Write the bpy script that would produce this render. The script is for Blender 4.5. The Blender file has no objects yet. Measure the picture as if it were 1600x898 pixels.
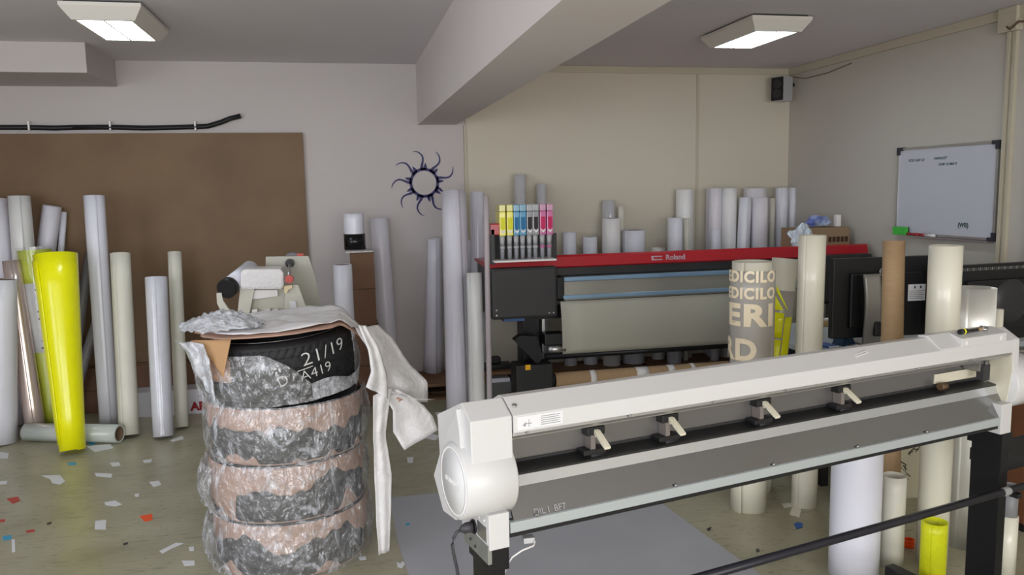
import bpy, bmesh, math, random
from mathutils import Vector, Matrix, noise
random.seed(7)
C = bpy.context.scene.collection
PI = math.pi
R = math.radians

# ------------------------------------------------------------------ camera
F_PX = 1250.0; EYE = 1.6; RHO = R(1.1)
_c, _s = math.cos(RHO), math.sin(RHO)
_u = (_c*-269+_s*149, -_s*-269+_c*149)
PIT = math.atan(_u[1]/F_PX); YAW = math.atan(-_u[0]/math.hypot(F_PX, _u[1]))
FW = Vector((math.sin(YAW)*math.cos(PIT), math.cos(YAW)*math.cos(PIT), -math.sin(PIT)))
R0 = Vector((math.cos(YAW), -math.sin(YAW), 0)); U0 = R0.cross(FW)
RT = _c*R0 - _s*U0; UP = _s*R0 + _c*U0
EYEP = Vector((0, 0, EYE))
def ray(px, py): return FW*F_PX + RT*(px-800) + UP*(449-py)
def atz(px, py, z): d = ray(px, py); return EYEP + d*((z-EYE)/d.z)
def aty(px, py, y): d = ray(px, py); return EYEP + d*(y/d.y)
def atx(px, py, x): d = ray(px, py); return EYEP + d*(x/d.x)
def dist(p): return (Vector(p)-EYEP).dot(FW)
cam = bpy.data.objects.new('camera', bpy.data.cameras.new('camera')); C.objects.link(cam)
M = Matrix((RT, UP, -FW)).transposed().to_4x4(); M.translation = EYEP
cam.matrix_world = M
cam.data.sensor_width = 36; cam.data.lens = 36*F_PX/1600; cam.data.clip_start = .05
bpy.context.scene.camera = cam

# ------------------------------------------------------------------ materials
def lin(c):
    return tuple((x/255/12.92 if x/255 <= .04045 else ((x/255+.055)/1.055)**2.4) for x in c)
MATS = {}
def mat(name, col, rough=.5, metal=0, var=0, vscale=8, bump=0, bscale=40, coat=0, trans=0, alpha=1, stretch=(1,1,1), emit=0, col2=None, detail=4, ior=1.45, spec=.5):
    if name in MATS: return MATS[name]
    m = bpy.data.materials.new(name); m.use_nodes = True
    nt = m.node_tree; b = nt.nodes['Principled BSDF']
    c = lin(col)
    b.inputs['Base Color'].default_value = (*c, 1)
    b.inputs['Roughness'].default_value = rough; b.inputs['Metallic'].default_value = metal
    b.inputs['Coat Weight'].default_value = coat; b.inputs['Coat Roughness'].default_value = .08
    b.inputs['Transmission Weight'].default_value = trans; b.inputs['Alpha'].default_value = alpha
    b.inputs['IOR'].default_value = ior; b.inputs['Specular IOR Level'].default_value = spec
    if emit:
        b.inputs['Emission Color'].default_value = (*c, 1); b.inputs['Emission Strength'].default_value = emit
    if var or bump or col2:
        tc = nt.nodes.new('ShaderNodeTexCoord'); mp = nt.nodes.new('ShaderNodeMapping')
        mp.inputs['Scale'].default_value = stretch
        nt.links.new(tc.outputs['Object'], mp.inputs['Vector'])
    if var or col2:
        n = nt.nodes.new('ShaderNodeTexNoise'); n.inputs['Scale'].default_value = vscale; n.inputs['Detail'].default_value = detail
        nt.links.new(mp.outputs[0], n.inputs['Vector'])
        r = nt.nodes.new('ShaderNodeValToRGB')
        a = lin(col2) if col2 else tuple(x*(1-var) for x in c)
        bb = c if col2 else tuple(min(1, x*(1+var*.6)) for x in c)
        r.color_ramp.elements[0].position = .3; r.color_ramp.elements[1].position = .7
        r.color_ramp.elements[0].color = (*a, 1); r.color_ramp.elements[1].color = (*bb, 1)
        nt.links.new(n.outputs['Fac'], r.inputs[0]); nt.links.new(r.outputs[0], b.inputs['Base Color'])
    if bump:
        n2 = nt.nodes.new('ShaderNodeTexNoise'); n2.inputs['Scale'].default_value = bscale; n2.inputs['Detail'].default_value = 3
        nt.links.new(mp.outputs[0], n2.inputs['Vector'])
        bp = nt.nodes.new('ShaderNodeBump'); bp.inputs['Strength'].default_value = bump; bp.inputs['Distance'].default_value = .01
        nt.links.new(n2.outputs['Fac'], bp.inputs['Height']); nt.links.new(bp.outputs[0], b.inputs['Normal'])
    MATS[name] = m
    return m

def film_mat(name, gloss=.22, white=(225,228,235), lo=.45, hi=.75, base=.12, scale=9, stretch=(1,1,1), amax=.85, rough=.18, bump=1.0):
    """clear plastic film: mostly see-through, milky where creased, glossy all over"""
    if name in MATS: return MATS[name]
    m = bpy.data.materials.new(name); m.use_nodes = True
    nt = m.node_tree; b = nt.nodes['Principled BSDF']; out = nt.nodes['Material Output']
    b.inputs['Base Color'].default_value = (*lin(white), 1); b.inputs['Roughness'].default_value = rough
    tc = nt.nodes.new('ShaderNodeTexCoord'); mp = nt.nodes.new('ShaderNodeMapping'); mp.inputs['Scale'].default_value = stretch
    nt.links.new(tc.outputs['Object'], mp.inputs['Vector'])
    n = nt.nodes.new('ShaderNodeTexNoise'); n.inputs['Scale'].default_value = scale; n.inputs['Detail'].default_value = 8
    n.inputs['Roughness'].default_value = .65; n.inputs['Distortion'].default_value = 1.4
    nt.links.new(mp.outputs[0], n.inputs['Vector'])
    rp = nt.nodes.new('ShaderNodeMapRange'); rp.inputs['From Min'].default_value = lo; rp.inputs['From Max'].default_value = hi
    rp.inputs['To Min'].default_value = base; rp.inputs['To Max'].default_value = amax
    nt.links.new(n.outputs['Fac'], rp.inputs['Value'])
    n2 = nt.nodes.new('ShaderNodeTexNoise'); n2.inputs['Scale'].default_value = scale*2.2; n2.inputs['Detail'].default_value = 6; n2.inputs['Distortion'].default_value = 2.0
    nt.links.new(mp.outputs[0], n2.inputs['Vector'])
    bp = nt.nodes.new('ShaderNodeBump'); bp.inputs['Strength'].default_value = bump; bp.inputs['Distance'].default_value = .012
    nt.links.new(n2.outputs['Fac'], bp.inputs['Height'])
    nt.links.new(bp.outputs[0], b.inputs['Normal'])
    gl = nt.nodes.new('ShaderNodeBsdfGlossy'); gl.inputs['Roughness'].default_value = .10
    nt.links.new(bp.outputs[0], gl.inputs['Normal'])
    tr = nt.nodes.new('ShaderNodeBsdfTransparent')
    m1 = nt.nodes.new('ShaderNodeMixShader'); m1.inputs[0].default_value = gloss
    nt.links.new(tr.outputs[0], m1.inputs[1]); nt.links.new(gl.outputs[0], m1.inputs[2])
    m2 = nt.nodes.new('ShaderNodeMixShader')
    nt.links.new(rp.outputs[0], m2.inputs[0]); nt.links.new(m1.outputs[0], m2.inputs[1]); nt.links.new(b.outputs[0], m2.inputs[2])
    nt.links.new(m2.outputs[0], out.inputs['Surface'])
    MATS[name] = m
    return m

wall_m   = mat('wall paint', (196,189,187), .85, var=.03, vscale=1.2, bump=.06, bscale=60)
panel_m  = mat('cream wall paint', (206,198,181), .8, var=.03, vscale=1.1, bump=.05, bscale=60)
rwall_m  = mat('grey wall paint', (192,187,177), .8, var=.03, vscale=1.1, bump=.05, bscale=60)
ceil_m   = mat('ceiling paint', (214,210,214), .9, var=.03, vscale=.8, bump=.05, bscale=50)
strip_m  = mat('wall strip paint', (190,182,162), .6)
white_pl = mat('white plastic', (236,232,230), .35, bump=.02, bscale=300)
cream_pl = mat('cream plastic', (214,208,188), .4)
beige_m  = mat('beige metal', (218,214,206), .45)
pw = mat('paper white vinyl', (240,239,238), .5, coat=.15, var=.02); pwb = mat('bluish paper white vinyl', (232,233,242), .42, coat=.3, var=.02)
vinyl    = [mat('white vinyl', (226,226,236), .38, coat=.3, var=.02), mat('lilac white vinyl', (222,219,229), .4, coat=.2, var=.02),
            mat('grey white vinyl', (222,222,221), .4, coat=.2, var=.02)]
cream_v  = mat('cream backing paper', (224,221,208), .5, coat=.15, var=.03)
creamy   = mat('pale cream vinyl', (228,224,206), .35, coat=.4)
clear_v  = mat('wrapped grey vinyl', (196,196,200), .2, coat=1, var=.05)
yellow_v = mat('fluorescent yellow vinyl', (252,250,0), .3, coat=.35)
ylabel   = mat('dull yellow vinyl', (196,206,40), .3, coat=.5)
orange_v = mat('fluorescent orange vinyl', (250,84,20), .4)
silver_v = mat('silver reflective film', (252,252,247), .45, metal=.75)
pearl_v  = mat('pearl silver film', (222,204,198), .22, metal=.6)
kraft    = mat('kraft cardboard', (176,146,110), .75, var=.06, vscale=20, stretch=(1,1,6))
carton_m = mat('carton brown', (118,88,70), .85, var=.08, vscale=10)
corr     = mat('corrugated wrap cardboard', (196,160,140), .8, var=.07, vscale=12)
core_m   = mat('cardboard core', (120,96,78), .8)
black_m  = mat('black plastic', (26,26,28), .45)
black_g  = mat('gloss black', (18,18,20), .2)
blackmt  = mat('black metal', (24,24,27), .4, metal=.2)
darkgrey = mat('dark grey plastic', (52,51,52), .42)
red_m    = mat('red cover', (176,18,34), .35, coat=.3)
alu      = mat('aluminium', (190,190,190), .3, metal=.9)
steel    = mat('brushed steel', (150,148,146), .28, metal=.95, bump=.05, bscale=20, stretch=(1,60,60))
galv     = mat('galvanised steel', (165,168,165), .35, metal=.7, var=.12, vscale=30)
rubber   = mat('tyre rubber', (34,34,36), .62, bump=.15, bscale=150)
chalk    = mat('white chalk', (225,225,222), .9)
brownbd  = mat('hardboard', (124,98,70), .6, var=.10, vscale=2.0, bump=.02, bscale=100, col2=(108,84,58))
paper_m  = mat('white paper', (226,226,230), .7)
foam_m   = mat('white foam sheet', (238,236,236), .7, bump=.25, bscale=25)
navy     = mat('navy vinyl', (38,32,92), .5)
film_a   = film_mat('stretch film', base=.12, lo=.50, hi=.72, scale=13, stretch=(1,1,.5), amax=.8, rough=.12, bump=1.2)  # milky film, its white streaks raised to paint highlights on the wrinkles
film_b   = film_mat('milky film', base=.35, lo=.38, hi=.66, scale=11, amax=.92)
film_c   = film_mat('clear film', gloss=.05, base=.04, lo=.5, hi=.9, scale=4, amax=.25, bump=.15)

def floor_material():
    m = bpy.data.materials.new('worn linoleum floor'); m.use_nodes = True
    nt = m.node_tree; b = nt.nodes['Principled BSDF']
    tc = nt.nodes.new('ShaderNodeTexCoord')
    def noise_n(sc, det, st=(1,1,1), rot=0, dist_=0):
        mp = nt.nodes.new('ShaderNodeMapping'); mp.inputs['Scale'].default_value = st; mp.inputs['Rotation'].default_value = (0,0,rot)
        nt.links.new(tc.outputs['Object'], mp.inputs['Vector'])
        n = nt.nodes.new('ShaderNodeTexNoise'); n.inputs['Scale'].default_value = sc; n.inputs['Detail'].default_value = det
        n.inputs['Distortion'].default_value = dist_
        nt.links.new(mp.outputs[0], n.inputs['Vector']); return n
    def ramp(n, p0, p1, c0, c1):
        r = nt.nodes.new('ShaderNodeValToRGB'); r.color_ramp.elements[0].position = p0; r.color_ramp.elements[1].position = p1
        r.color_ramp.elements[0].color = (*c0, 1); r.color_ramp.elements[1].color = (*c1, 1)
        nt.links.new(n.outputs['Fac'], r.inputs[0]); return r
    base = ramp(noise_n(2.2, 6), .3, .72, lin((156,151,126)), lin((180,176,152)))
    cur = base.outputs[0]
    for sc, st, rot, p0, p1, k in ((7, (1,7,1), .5, .60, .70, (.72,.71,.69)), (9, (1,9,1), -.9, .62, .70, (.74,.73,.71)), (26, (1,3,1), 1.3, .63, .70, (.48,.48,.47)), (4, (1,1.5,1), 0, .55, .75, (.8,.8,.78))):
        r = ramp(noise_n(sc, 5, st, rot, .6), p0, p1, (1,1,1), k)
        mx = nt.nodes.new('ShaderNodeMix'); mx.data_type = 'RGBA'; mx.blend_type = 'MULTIPLY'; mx.inputs[0].default_value = 1
        nt.links.new(cur, mx.inputs[6]); nt.links.new(r.outputs[0], mx.inputs[7]); cur = mx.outputs[2]
    nt.links.new(cur, b.inputs['Base Color'])
    rr = ramp(noise_n(5, 4), .3, .7, (.28,)*3, (.42,)*3); nt.links.new(rr.outputs[0], b.inputs['Roughness'])
    return m
floor_m = floor_material()
def brushed(m, an=.85):
    nt = m.node_tree; b = nt.nodes['Principled BSDF']; b.inputs['Anisotropic'].default_value = an
    t = nt.nodes.new('ShaderNodeTangent'); t.direction_type = 'RADIAL'; t.axis = 'Z'; nt.links.new(t.outputs[0], b.inputs['Tangent'])
brushed(silver_v)

# ------------------------------------------------------------------ mesh builder
class MB:
    def __init__(s): s.bm = bmesh.new()
    def _add(s, verts, faces, mtx=None, smooth=False):
        vs = [s.bm.verts.new(mtx @ Vector(v) if mtx else v) for v in verts]
        out = []
        for f in faces:
            try:
                fc = s.bm.faces.new([vs[i] for i in f]); fc.smooth = smooth; out.append(fc)
            except ValueError: pass
        return vs, out
    def box(s, a, b, bev=0, mtx=None):
        x0,y0,z0 = a; x1,y1,z1 = b
        vs, fs = s._add([(x0,y0,z0),(x1,y0,z0),(x1,y1,z0),(x0,y1,z0),(x0,y0,z1),(x1,y0,z1),(x1,y1,z1),(x0,y1,z1)],
               [(0,3,2,1),(4,5,6,7),(0,1,5,4),(1,2,6,5),(2,3,7,6),(3,0,4,7)], mtx)
        if bev:
            es = list({e for f in fs for e in f.edges})
            bmesh.ops.bevel(s.bm, geom=es, offset=bev, segments=2, profile=.6, affect='EDGES')
        return s
    def prism(s, poly, z0, z1, mtx=None, bev=0):
        """polygon (x,y) extruded along local z"""
        n = len(poly)
        vs, fs = s._add([(x,y,z0) for x,y in poly]+[(x,y,z1) for x,y in poly],
               [tuple(range(n-1,-1,-1)), tuple(range(n,2*n))]+[(i,(i+1)%n,n+(i+1)%n,n+i) for i in range(n)], mtx)
        if bev:
            es = list({e for f in fs for e in f.edges})
            bmesh.ops.bevel(s.bm, geom=es, offset=bev, segments=2, profile=.6, affect='EDGES')
        return s
    def cyl(s, p0, p1, r, r2=None, n=32, cap=True):
        p0, p1 = Vector(p0), Vector(p1); r2 = r if r2 is None else r2
        q = (p1-p0).to_track_quat('Z', 'Y').to_matrix().to_4x4(); q.translation = p0; L = (p1-p0).length
        vs = [(r*math.cos(2*PI*i/n), r*math.sin(2*PI*i/n), 0) for i in range(n)]+[(r2*math.cos(2*PI*i/n), r2*math.sin(2*PI*i/n), L) for i in range(n)]
        a, fs = s._add(vs, [(i,(i+1)%n,n+(i+1)%n,n+i) for i in range(n)], q, True)
        if cap:
            for idx in (list(range(n-1,-1,-1)), list(range(n,2*n))):
                try: s.bm.faces.new([a[i] for i in idx])
                except ValueError: pass
        return s
    def lathe(s, prof, mtx=None, n=48, close=False, smooth=True, disp=None):
        """prof (r,z) revolved about z"""
        m = len(prof); vs = []
        for i in range(n):
            a = 2*PI*i/n
            for j,(r,z) in enumerate(prof):
                if disp: r = r+disp(a, j)
                vs.append((r*math.cos(a), r*math.sin(a), z))
        fs = []
        for i in range(n):
            k = (i+1)%n
            for j in range(m if close else m-1):
                l = (j+1)%m
                fs.append((i*m+j, k*m+j, k*m+l, i*m+l))
        s._add(vs, fs, mtx, smooth); return s
    def tube(s, pts, r, n=10, cap=True):
        pts = [Vector(p) for p in pts]; rings = []
        up = Vector((0,0,1))
        for i,p in enumerate(pts):
            t = (pts[min(i+1,len(pts)-1)]-pts[max(i-1,0)]).normalized()
            x = t.cross(up)
            if x.length < .1: x = t.cross(Vector((1,0,0)))
            x.normalize(); y = t.cross(x)
            rr = r[i] if isinstance(r, (list,tuple)) else r
            rings.append([s.bm.verts.new(p+x*rr*math.cos(2*PI*k/n)+y*rr*math.sin(2*PI*k/n)) for k in range(n)])
        for a,b in zip(rings, rings[1:]):
            for k in range(n):
                f = s.bm.faces.new([a[k],a[(k+1)%n],b[(k+1)%n],b[k]]); f.smooth = True
        if cap:
            s.bm.faces.new(rings[0]); s.bm.faces.new(rings[-1][::-1])
        return s
    def sheet(s, fn, nu, nv, th=.001, smooth=True):
        """thick sheet from fn(u,v)->point, u,v in 0..1"""
        P = [[Vector(fn(i/nu, j/nv)) for j in range(nv+1)] for i in range(nu+1)]
        def nrm(i,j):
            a = P[min(i+1,nu)][j]-P[max(i-1,0)][j]; b = P[i][min(j+1,nv)]-P[i][max(j-1,0)]
            c = a.cross(b); return c.normalized() if c.length > 1e-9 else Vector((0,0,1))
        A = [[s.bm.verts.new(P[i][j]) for j in range(nv+1)] for i in range(nu+1)]
        if not th:
            for i in range(nu):
                for j in range(nv):
                    f = s.bm.faces.new((A[i][j],A[i+1][j],A[i+1][j+1],A[i][j+1])); f.smooth = smooth
            return s
        B = [[s.bm.verts.new(P[i][j]-nrm(i,j)*th) for j in range(nv+1)] for i in range(nu+1)]
        def F(*v):
            try: f = s.bm.faces.new(v); f.smooth = smooth
            except ValueError: pass
        for i in range(nu):
            for j in range(nv):
                F(A[i][j],A[i+1][j],A[i+1][j+1],A[i][j+1]); F(B[i][j+1],B[i+1][j+1],B[i+1][j],B[i][j])
        for i in range(nu):
            F(A[i+1][0],A[i][0],B[i][0],B[i+1][0]); F(A[i][nv],A[i+1][nv],B[i+1][nv],B[i][nv])
        for j in range(nv):
            F(A[0][j],A[0][j+1],B[0][j+1],B[0][j]); F(A[nu][j+1],A[nu][j],B[nu][j],B[nu][j+1])
        return s
    def build(s, name, m, parent=None, loc=None, mtx=None):
        bmesh.ops.recalc_face_normals(s.bm, faces=s.bm.faces)
        me = bpy.data.meshes.new(name); s.bm.to_mesh(me); s.bm.free(); me.materials.append(m)
        o = bpy.data.objects.new(name, me); C.objects.link(o)
        if mtx is not None: o.matrix_world = mtx
        elif loc is not None: o.location = loc
        if parent: o.parent = parent
        return o
def tag(o, label=None, cat=None, group=None, kind=None):
    if label: o['label'] = label
    if cat: o['category'] = cat
    if group: o['group'] = group
    if kind: o['kind'] = kind
    return o
def thing(name, label, cat, loc=(0,0,0), rz=0, group=None, mtx=None):
    o = bpy.data.objects.new(name, None); C.objects.link(o); o.empty_display_size = .05
    if mtx is not None: o.matrix_world = mtx
    else: o.location = loc; o.rotation_euler = (0,0,rz)
    return tag(o, label, cat, group)
def struct(name, mb, m): return tag(mb.build(name, m), kind='structure')
def frame(o, x, y, z=None):
    x = Vector(x).normalized(); y = Vector(y).normalized(); z = x.cross(y).normalized() if z is None else Vector(z).normalized()
    mt = Matrix((x, y, z)).transposed().to_4x4(); mt.translation = Vector(o); return mt
def text_mesh(s, size, bold=0, th=.0006, align='CENTER', spacing=1, shear=0):
    cu = bpy.data.curves.new('lettering', 'FONT'); cu.body = s; cu.size = size; cu.align_x = align; cu.align_y = 'CENTER'
    cu.offset = bold; cu.extrude = th; cu.space_character = spacing; cu.shear = shear; cu.resolution_u = 4
    o = bpy.data.objects.new('lettering', cu); C.objects.link(o)
    bpy.context.view_layer.update()
    me = bpy.data.meshes.new_from_object(o.evaluated_get(bpy.context.evaluated_depsgraph_get()))
    bpy.data.objects.remove(o); bpy.data.curves.remove(cu)
    return me
def text(s, size, mtx, m, parent, name='lettering', **k):
    me = text_mesh(s, size, **k); me.materials.clear(); me.materials.append(m)
    o = bpy.data.objects.new(name, me); C.objects.link(o)
    o.parent = parent; o.matrix_local = mtx
    return o
def wrap_text(s, size, rad, ang, z, m, parent, name='lettering', sx=1, tilt=0, **k):
    """lettering bent round a cylinder of the parent's local z axis; ang = angle facing the reader"""
    me = text_mesh(s, size, **k); bm = bmesh.new(); bm.from_mesh(me)
    bmesh.ops.triangulate(bm, faces=bm.faces)
    bmesh.ops.subdivide_edges(bm, edges=[e for e in bm.edges if e.calc_length() > rad*.15], cuts=2)
    ct, st = math.cos(tilt), math.sin(tilt)
    for v in bm.verts:
        x, y = v.co.x*sx, v.co.y
        x, y = x*ct-y*st, x*st+y*ct
        a = ang + x/rad; rr = rad+.0012+v.co.z
        v.co = Vector((rr*math.cos(a), rr*math.sin(a), z+y))
    bm.to_mesh(me); bm.free(); me.materials.clear(); me.materials.append(m)
    o = bpy.data.objects.new(name, me); C.objects.link(o); o.parent = parent
    return o

# ------------------------------------------------------------------ room
CEIL = 2.59; BACK = 6.5; RIGHT = 3.88; LEFT = -4.2; FRONT = -3.0
struct('floor', MB().box((LEFT-.1, FRONT-.1, -.1), (RIGHT+.1, BACK+.1, 0)), floor_m)
struct('ceiling', MB().box((LEFT-.1, FRONT-.1, CEIL), (RIGHT+.1, BACK+.1, CEIL+.1)), ceil_m)
struct('wall_back', MB().box((LEFT-.1, BACK, 0), (RIGHT+.1, BACK+.1, CEIL)), wall_m)
struct('wall_right', MB().box((RIGHT, FRONT-.1, 0), (RIGHT+.1, BACK, CEIL)), rwall_m)
wl = MB()   # left wall with one window opening
wl.box((LEFT-.1,FRONT,0),(LEFT,BACK,.9)); wl.box((LEFT-.1,FRONT,2.4),(LEFT,BACK,CEIL)); wl.box((LEFT-.1,FRONT,.9),(LEFT,-1.6,2.4)); wl.box((LEFT-.1,2.2,.9),(LEFT,BACK,2.4))
struct('wall_left', wl, wall_m)
wf = MB()
wf.box((LEFT,FRONT-.1,0),(RIGHT,FRONT,.35)); wf.box((LEFT,FRONT-.1,2.4),(RIGHT,FRONT,CEIL)); wf.box((LEFT,FRONT-.1,.35),(-3.4,FRONT,2.4)); wf.box((2.9,FRONT-.1,.35),(RIGHT,FRONT,2.4)); wf.box((-.35,FRONT-.1,.35),(-.15,FRONT,2.4))
struct('wall_front', wf, wall_m)
def win(name, a, b, axis):
    m = MB(); t = .04
    (x0,y0,z0),(x1,y1,z1) = a,b
    if axis == 'y':
        m.box((x0,y0,z0),(x1,y1,z0+t)); m.box((x0,y0,z1-t),(x1,y1,z1)); m.box((x0,y0,z0),(x0+t,y1,z1)); m.box((x1-t,y0,z0),(x1,y1,z1)); m.box(((x0+x1)/2-t/2,y0,z0),((x0+x1)/2+t/2,y1,z1))
    else:
        m.box((x0,y0,z0),(x1,y1,z0+t)); m.box((x0,y0,z1-t),(x1,y1,z1)); m.box((x0,y0,z0),(x1,y0+t,z1)); m.box((x0,y1-t,z0),(x1,y1,z1)); m.box((x0,(y0+y1)/2-t/2,z0),(x1,(y0+y1)/2+t/2,z1))
    struct(name, m, white_pl)
win('window_1', (-3.4,FRONT-.08,.35), (-.35,FRONT-.03,2.4), 'y')
win('window_2', (-.15,FRONT-.08,.35), (2.9,FRONT-.03,2.4), 'y')
win('window_3', (LEFT-.08,-1.6,.9), (LEFT-.03,2.2,2.4), 'x')
# ceiling beam and soffit
struct('trim_1', MB().box((.63, FRONT, 2.12), (.94, BACK, CEIL)), mat('beam paint', (214,206,204), .85, var=.03, vscale=1.5, bump=.05))
struct('trim_2', MB().box((LEFT, 5.78, 2.40), (-1.57, BACK, CEIL)), wall_m)
# panelled right half of the back wall with its strips
struct('trim_3', MB().box((1.012, BACK-.025, 0), (RIGHT, BACK, CEIL-.005)), panel_m)
s = MB(); s.box((.995,BACK-.035,0),(1.015,BACK,2.115)); struct('trim_4', s, strip_m)
s = MB(); xx = aty(1090,200,BACK-.03).x; s.box((xx-.012,BACK-.034,0),(xx+.012,BACK-.024,CEIL-.06)); struct('trim_5', s, strip_m)
s = MB(); s.box((.94,BACK-.04,CEIL-.055),(RIGHT,BACK-.02,CEIL-.001)); struct('trim_6', s, strip_m)
s = MB(); s.box((RIGHT-.025,4.16,CEIL-.06),(RIGHT,BACK-.04,CEIL-.001),.004); s.box((RIGHT-.05,4.02,CEIL-.14),(RIGHT,4.16,CEIL-.001),.006); s.box((RIGHT-.03,FRONT,CEIL-.075),(RIGHT,4.02,CEIL-.001)); struct('trim_7', s, strip_m)
s = MB(); s.box((RIGHT-.022,4.045,0),(RIGHT,4.065,CEIL-.14)); s.box((RIGHT-.022,4.09,0),(RIGHT,4.11,CEIL-.14)); s.box((RIGHT-.008,4.065,0),(RIGHT,4.09,CEIL-.14)); struct('trim_8', s, strip_m)
s = MB(); s.box((RIGHT-.02,3.86,0),(RIGHT,3.90,CEIL-.14)); struct('trim_9', s, strip_m)

# ------------------------------------------------------------------ ceiling lights
diff_m = mat('lit diffuser', (225,240,248), .4, emit=13)
def ceiling_light(cx, cy, label, w=.39, l=.68):
    t = thing('ceiling_light', label, 'ceiling light', (cx, cy, CEIL), group='ceiling lights')
    h = .092; lw, ll = .262, .55
    m = MB()
    o = [(-w/2,-l/2),(w/2,-l/2),(w/2,l/2),(-w/2,l/2)]; i = [(-lw/2-.02,-ll/2-.02),(lw/2+.02,-ll/2-.02),(lw/2+.02,ll/2+.02),(-lw/2-.02,ll/2+.02)]; k = [(-lw/2,-ll/2),(lw/2,-ll/2),(lw/2,ll/2),(-lw/2,ll/2)]
    V = [(x,y,-.012) for x,y in o]+[(x,y,-.03) for x,y in o]+[(x,y,-h) for x,y in i]+[(x,y,-h) for x,y in k]+[(x,y,-h+.02) for x,y in k]
    F = [(0,1,2,3)]
    for a in range(4):
        b = (a+1)%4
        for q in range(4): F.append((q*4+a, q*4+b, q*4+4+b, q*4+4+a))
    F.append((16,17,18,19))
    m._add(V, F); m.build('housing', beige_m, t)
    MB().box((-w/2+.02,-l/2+.02,-.012),(w/2-.02,l/2-.02,0)).build('mounting_plate', darkgrey, t)
    for sx in (-1,1):
        MB().box((min(sx*.006,sx*(lw/2-.004)),-ll/2+.004,-h+.002),(max(sx*.006,sx*(lw/2-.004)),ll/2-.004,-h+.012)).build('diffuser', diff_m, t)
    MB().box((-.005,-ll/2,-h-.001),(.005,ll/2,-h+.014)).build('divider', beige_m, t)
ceiling_light(-1.148, 4.875, 'beige ceiling light with lit white panels left of the beam, near the white ceiling soffit')
ceiling_light(2.59, 4.755, 'beige ceiling light with lit white panels right of the beam, toward the corner speaker')

# ------------------------------------------------------------------ rolls
def roll_mesh(L, r0, r1, turns=2.3, pitch=.004, th=.0014, seam=0, slant=0, lobe=0, n=44, bslant=0):
    """a rolled sheet: spiral section, r0 at the foot, r1 at the top, seam angle of the outer edge"""
    m = MB(); N = int(n*turns); A=[]; 
    nz = 6
    for i in range(N+1):
        t = i/n; a = seam + 2*PI*(t-turns)
        back = (turns-t)*pitch
        row = []
        for k in range(nz+1):
            f = k/nz; r = r0+(r1-r0)*f
            lo = lobe*max(0, math.cos(a*2))*r
            z = L*f
            if slant and f == 1: z -= slant*max(0, 1-(turns-t)*3)
            if bslant and f == 0: z += bslant*(.5+.5*math.cos(a-seam+.5))*min(1, max(0,1-(turns-t)*.9))
            row.append([(rr*math.cos(a), rr*math.sin(a), z) for rr in (r-back+lo, r-back-th+lo)])
        A.append(row)
    V = []; idx = {}
    for i,row in enumerate(A):
        for k,pr in enumerate(row):
            for q in (0,1):
                idx[i,k,q] = len(V); V.append(pr[q])
    F = []
    for i in range(N):
        for k in range(nz):
            F.append((idx[i,k,0],idx[i+1,k,0],idx[i+1,k+1,0],idx[i,k+1,0])); F.append((idx[i,k+1,1],idx[i+1,k+1,1],idx[i+1,k,1],idx[i,k,1]))
        F.append((idx[i,0,1],idx[i+1,0,1],idx[i+1,0,0],idx[i,0,0])); F.append((idx[i,nz,0],idx[i+1,nz,0],idx[i+1,nz,1],idx[i,nz,1]))
    for k in range(nz):
        F.append((idx[0,k,0],idx[0,k+1,0],idx[0,k+1,1],idx[0,k,1])); F.append((idx[N,k+1,0],idx[N,k,0],idx[N,k,1],idx[N,k+1,1]))
    m._add(V, F, None, True)
    return m
def axis_mtx(p0, p1):
    z = (Vector(p1)-Vector(p0)).normalized()
    x = Vector((1,0,0)) if abs(z.x) < .9 else Vector((0,0,1)); x = (x - z*x.dot(z)).normalized(); y = z.cross(x)
    return frame(p0, x, y, z)
def roll(p0, p1, r0, r1, label, m, name='vinyl_roll', cat='roll', core=False, group=None, **k):
    """a standing or leaning roll from foot centre p0 to top centre p1"""
    p0, p1 = Vector(p0), Vector(p1); L = (p1-p0).length
    mt = axis_mtx(p0, p1)
    z = mt.to_3x3() @ Vector((0,0,1))
    if not 'seam' in k: k['seam'] = random.uniform(-PI, 0)
    r1 = r0 if r1 is None else r1
    if core:
        t = thing(name, label, cat, group=group, mtx=mt)
        roll_mesh(L, r0, r1, **k).build('wound_sheet', m, t)
        c = min(r0, r1)-.012-.004
        m2 = MB(); m2.lathe([(c,.002),(c,L-.002),(c-.006,L-.002),(c-.006,.002)], close=True, n=32); m2.build('core', core_m, t)
        return t
    o = roll_mesh(L, r0, r1, **k).build(name, m, mtx=mt)
    return tag(o, label, cat, group)
def foot_lift(d, r):
    """height of the foot centre of a tilted cylinder so that its rim rests on the ground"""
    h = math.hypot(d.x, d.y)/d.length; return r*h
def floor_roll(top, bot, wt, wb, label, m, ytop=None, lift=0, yb=None, **k):
    """top/bot = (px,py) of the top centre and the front foot point, widths in px; ytop = depth of the top"""
    b = atz(bot[0], bot[1], lift); D = dist(b); rb = wb/2*D/F_PX
    fwd = Vector((b.x, b.y, 0)).normalized(); c = Vector((b.x, b.y, lift))+fwd*rb
    if yb: c = Vector((aty(bot[0], bot[1], yb).x, yb, lift))
    yt = c.y if ytop is None else ytop
    t = aty(top[0], top[1], yt); rt = wt/2*dist(t)/F_PX
    d = t-c; c.z += foot_lift(d, rb)
    return roll(c, t, rb, rt, label, m, **k)

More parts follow.
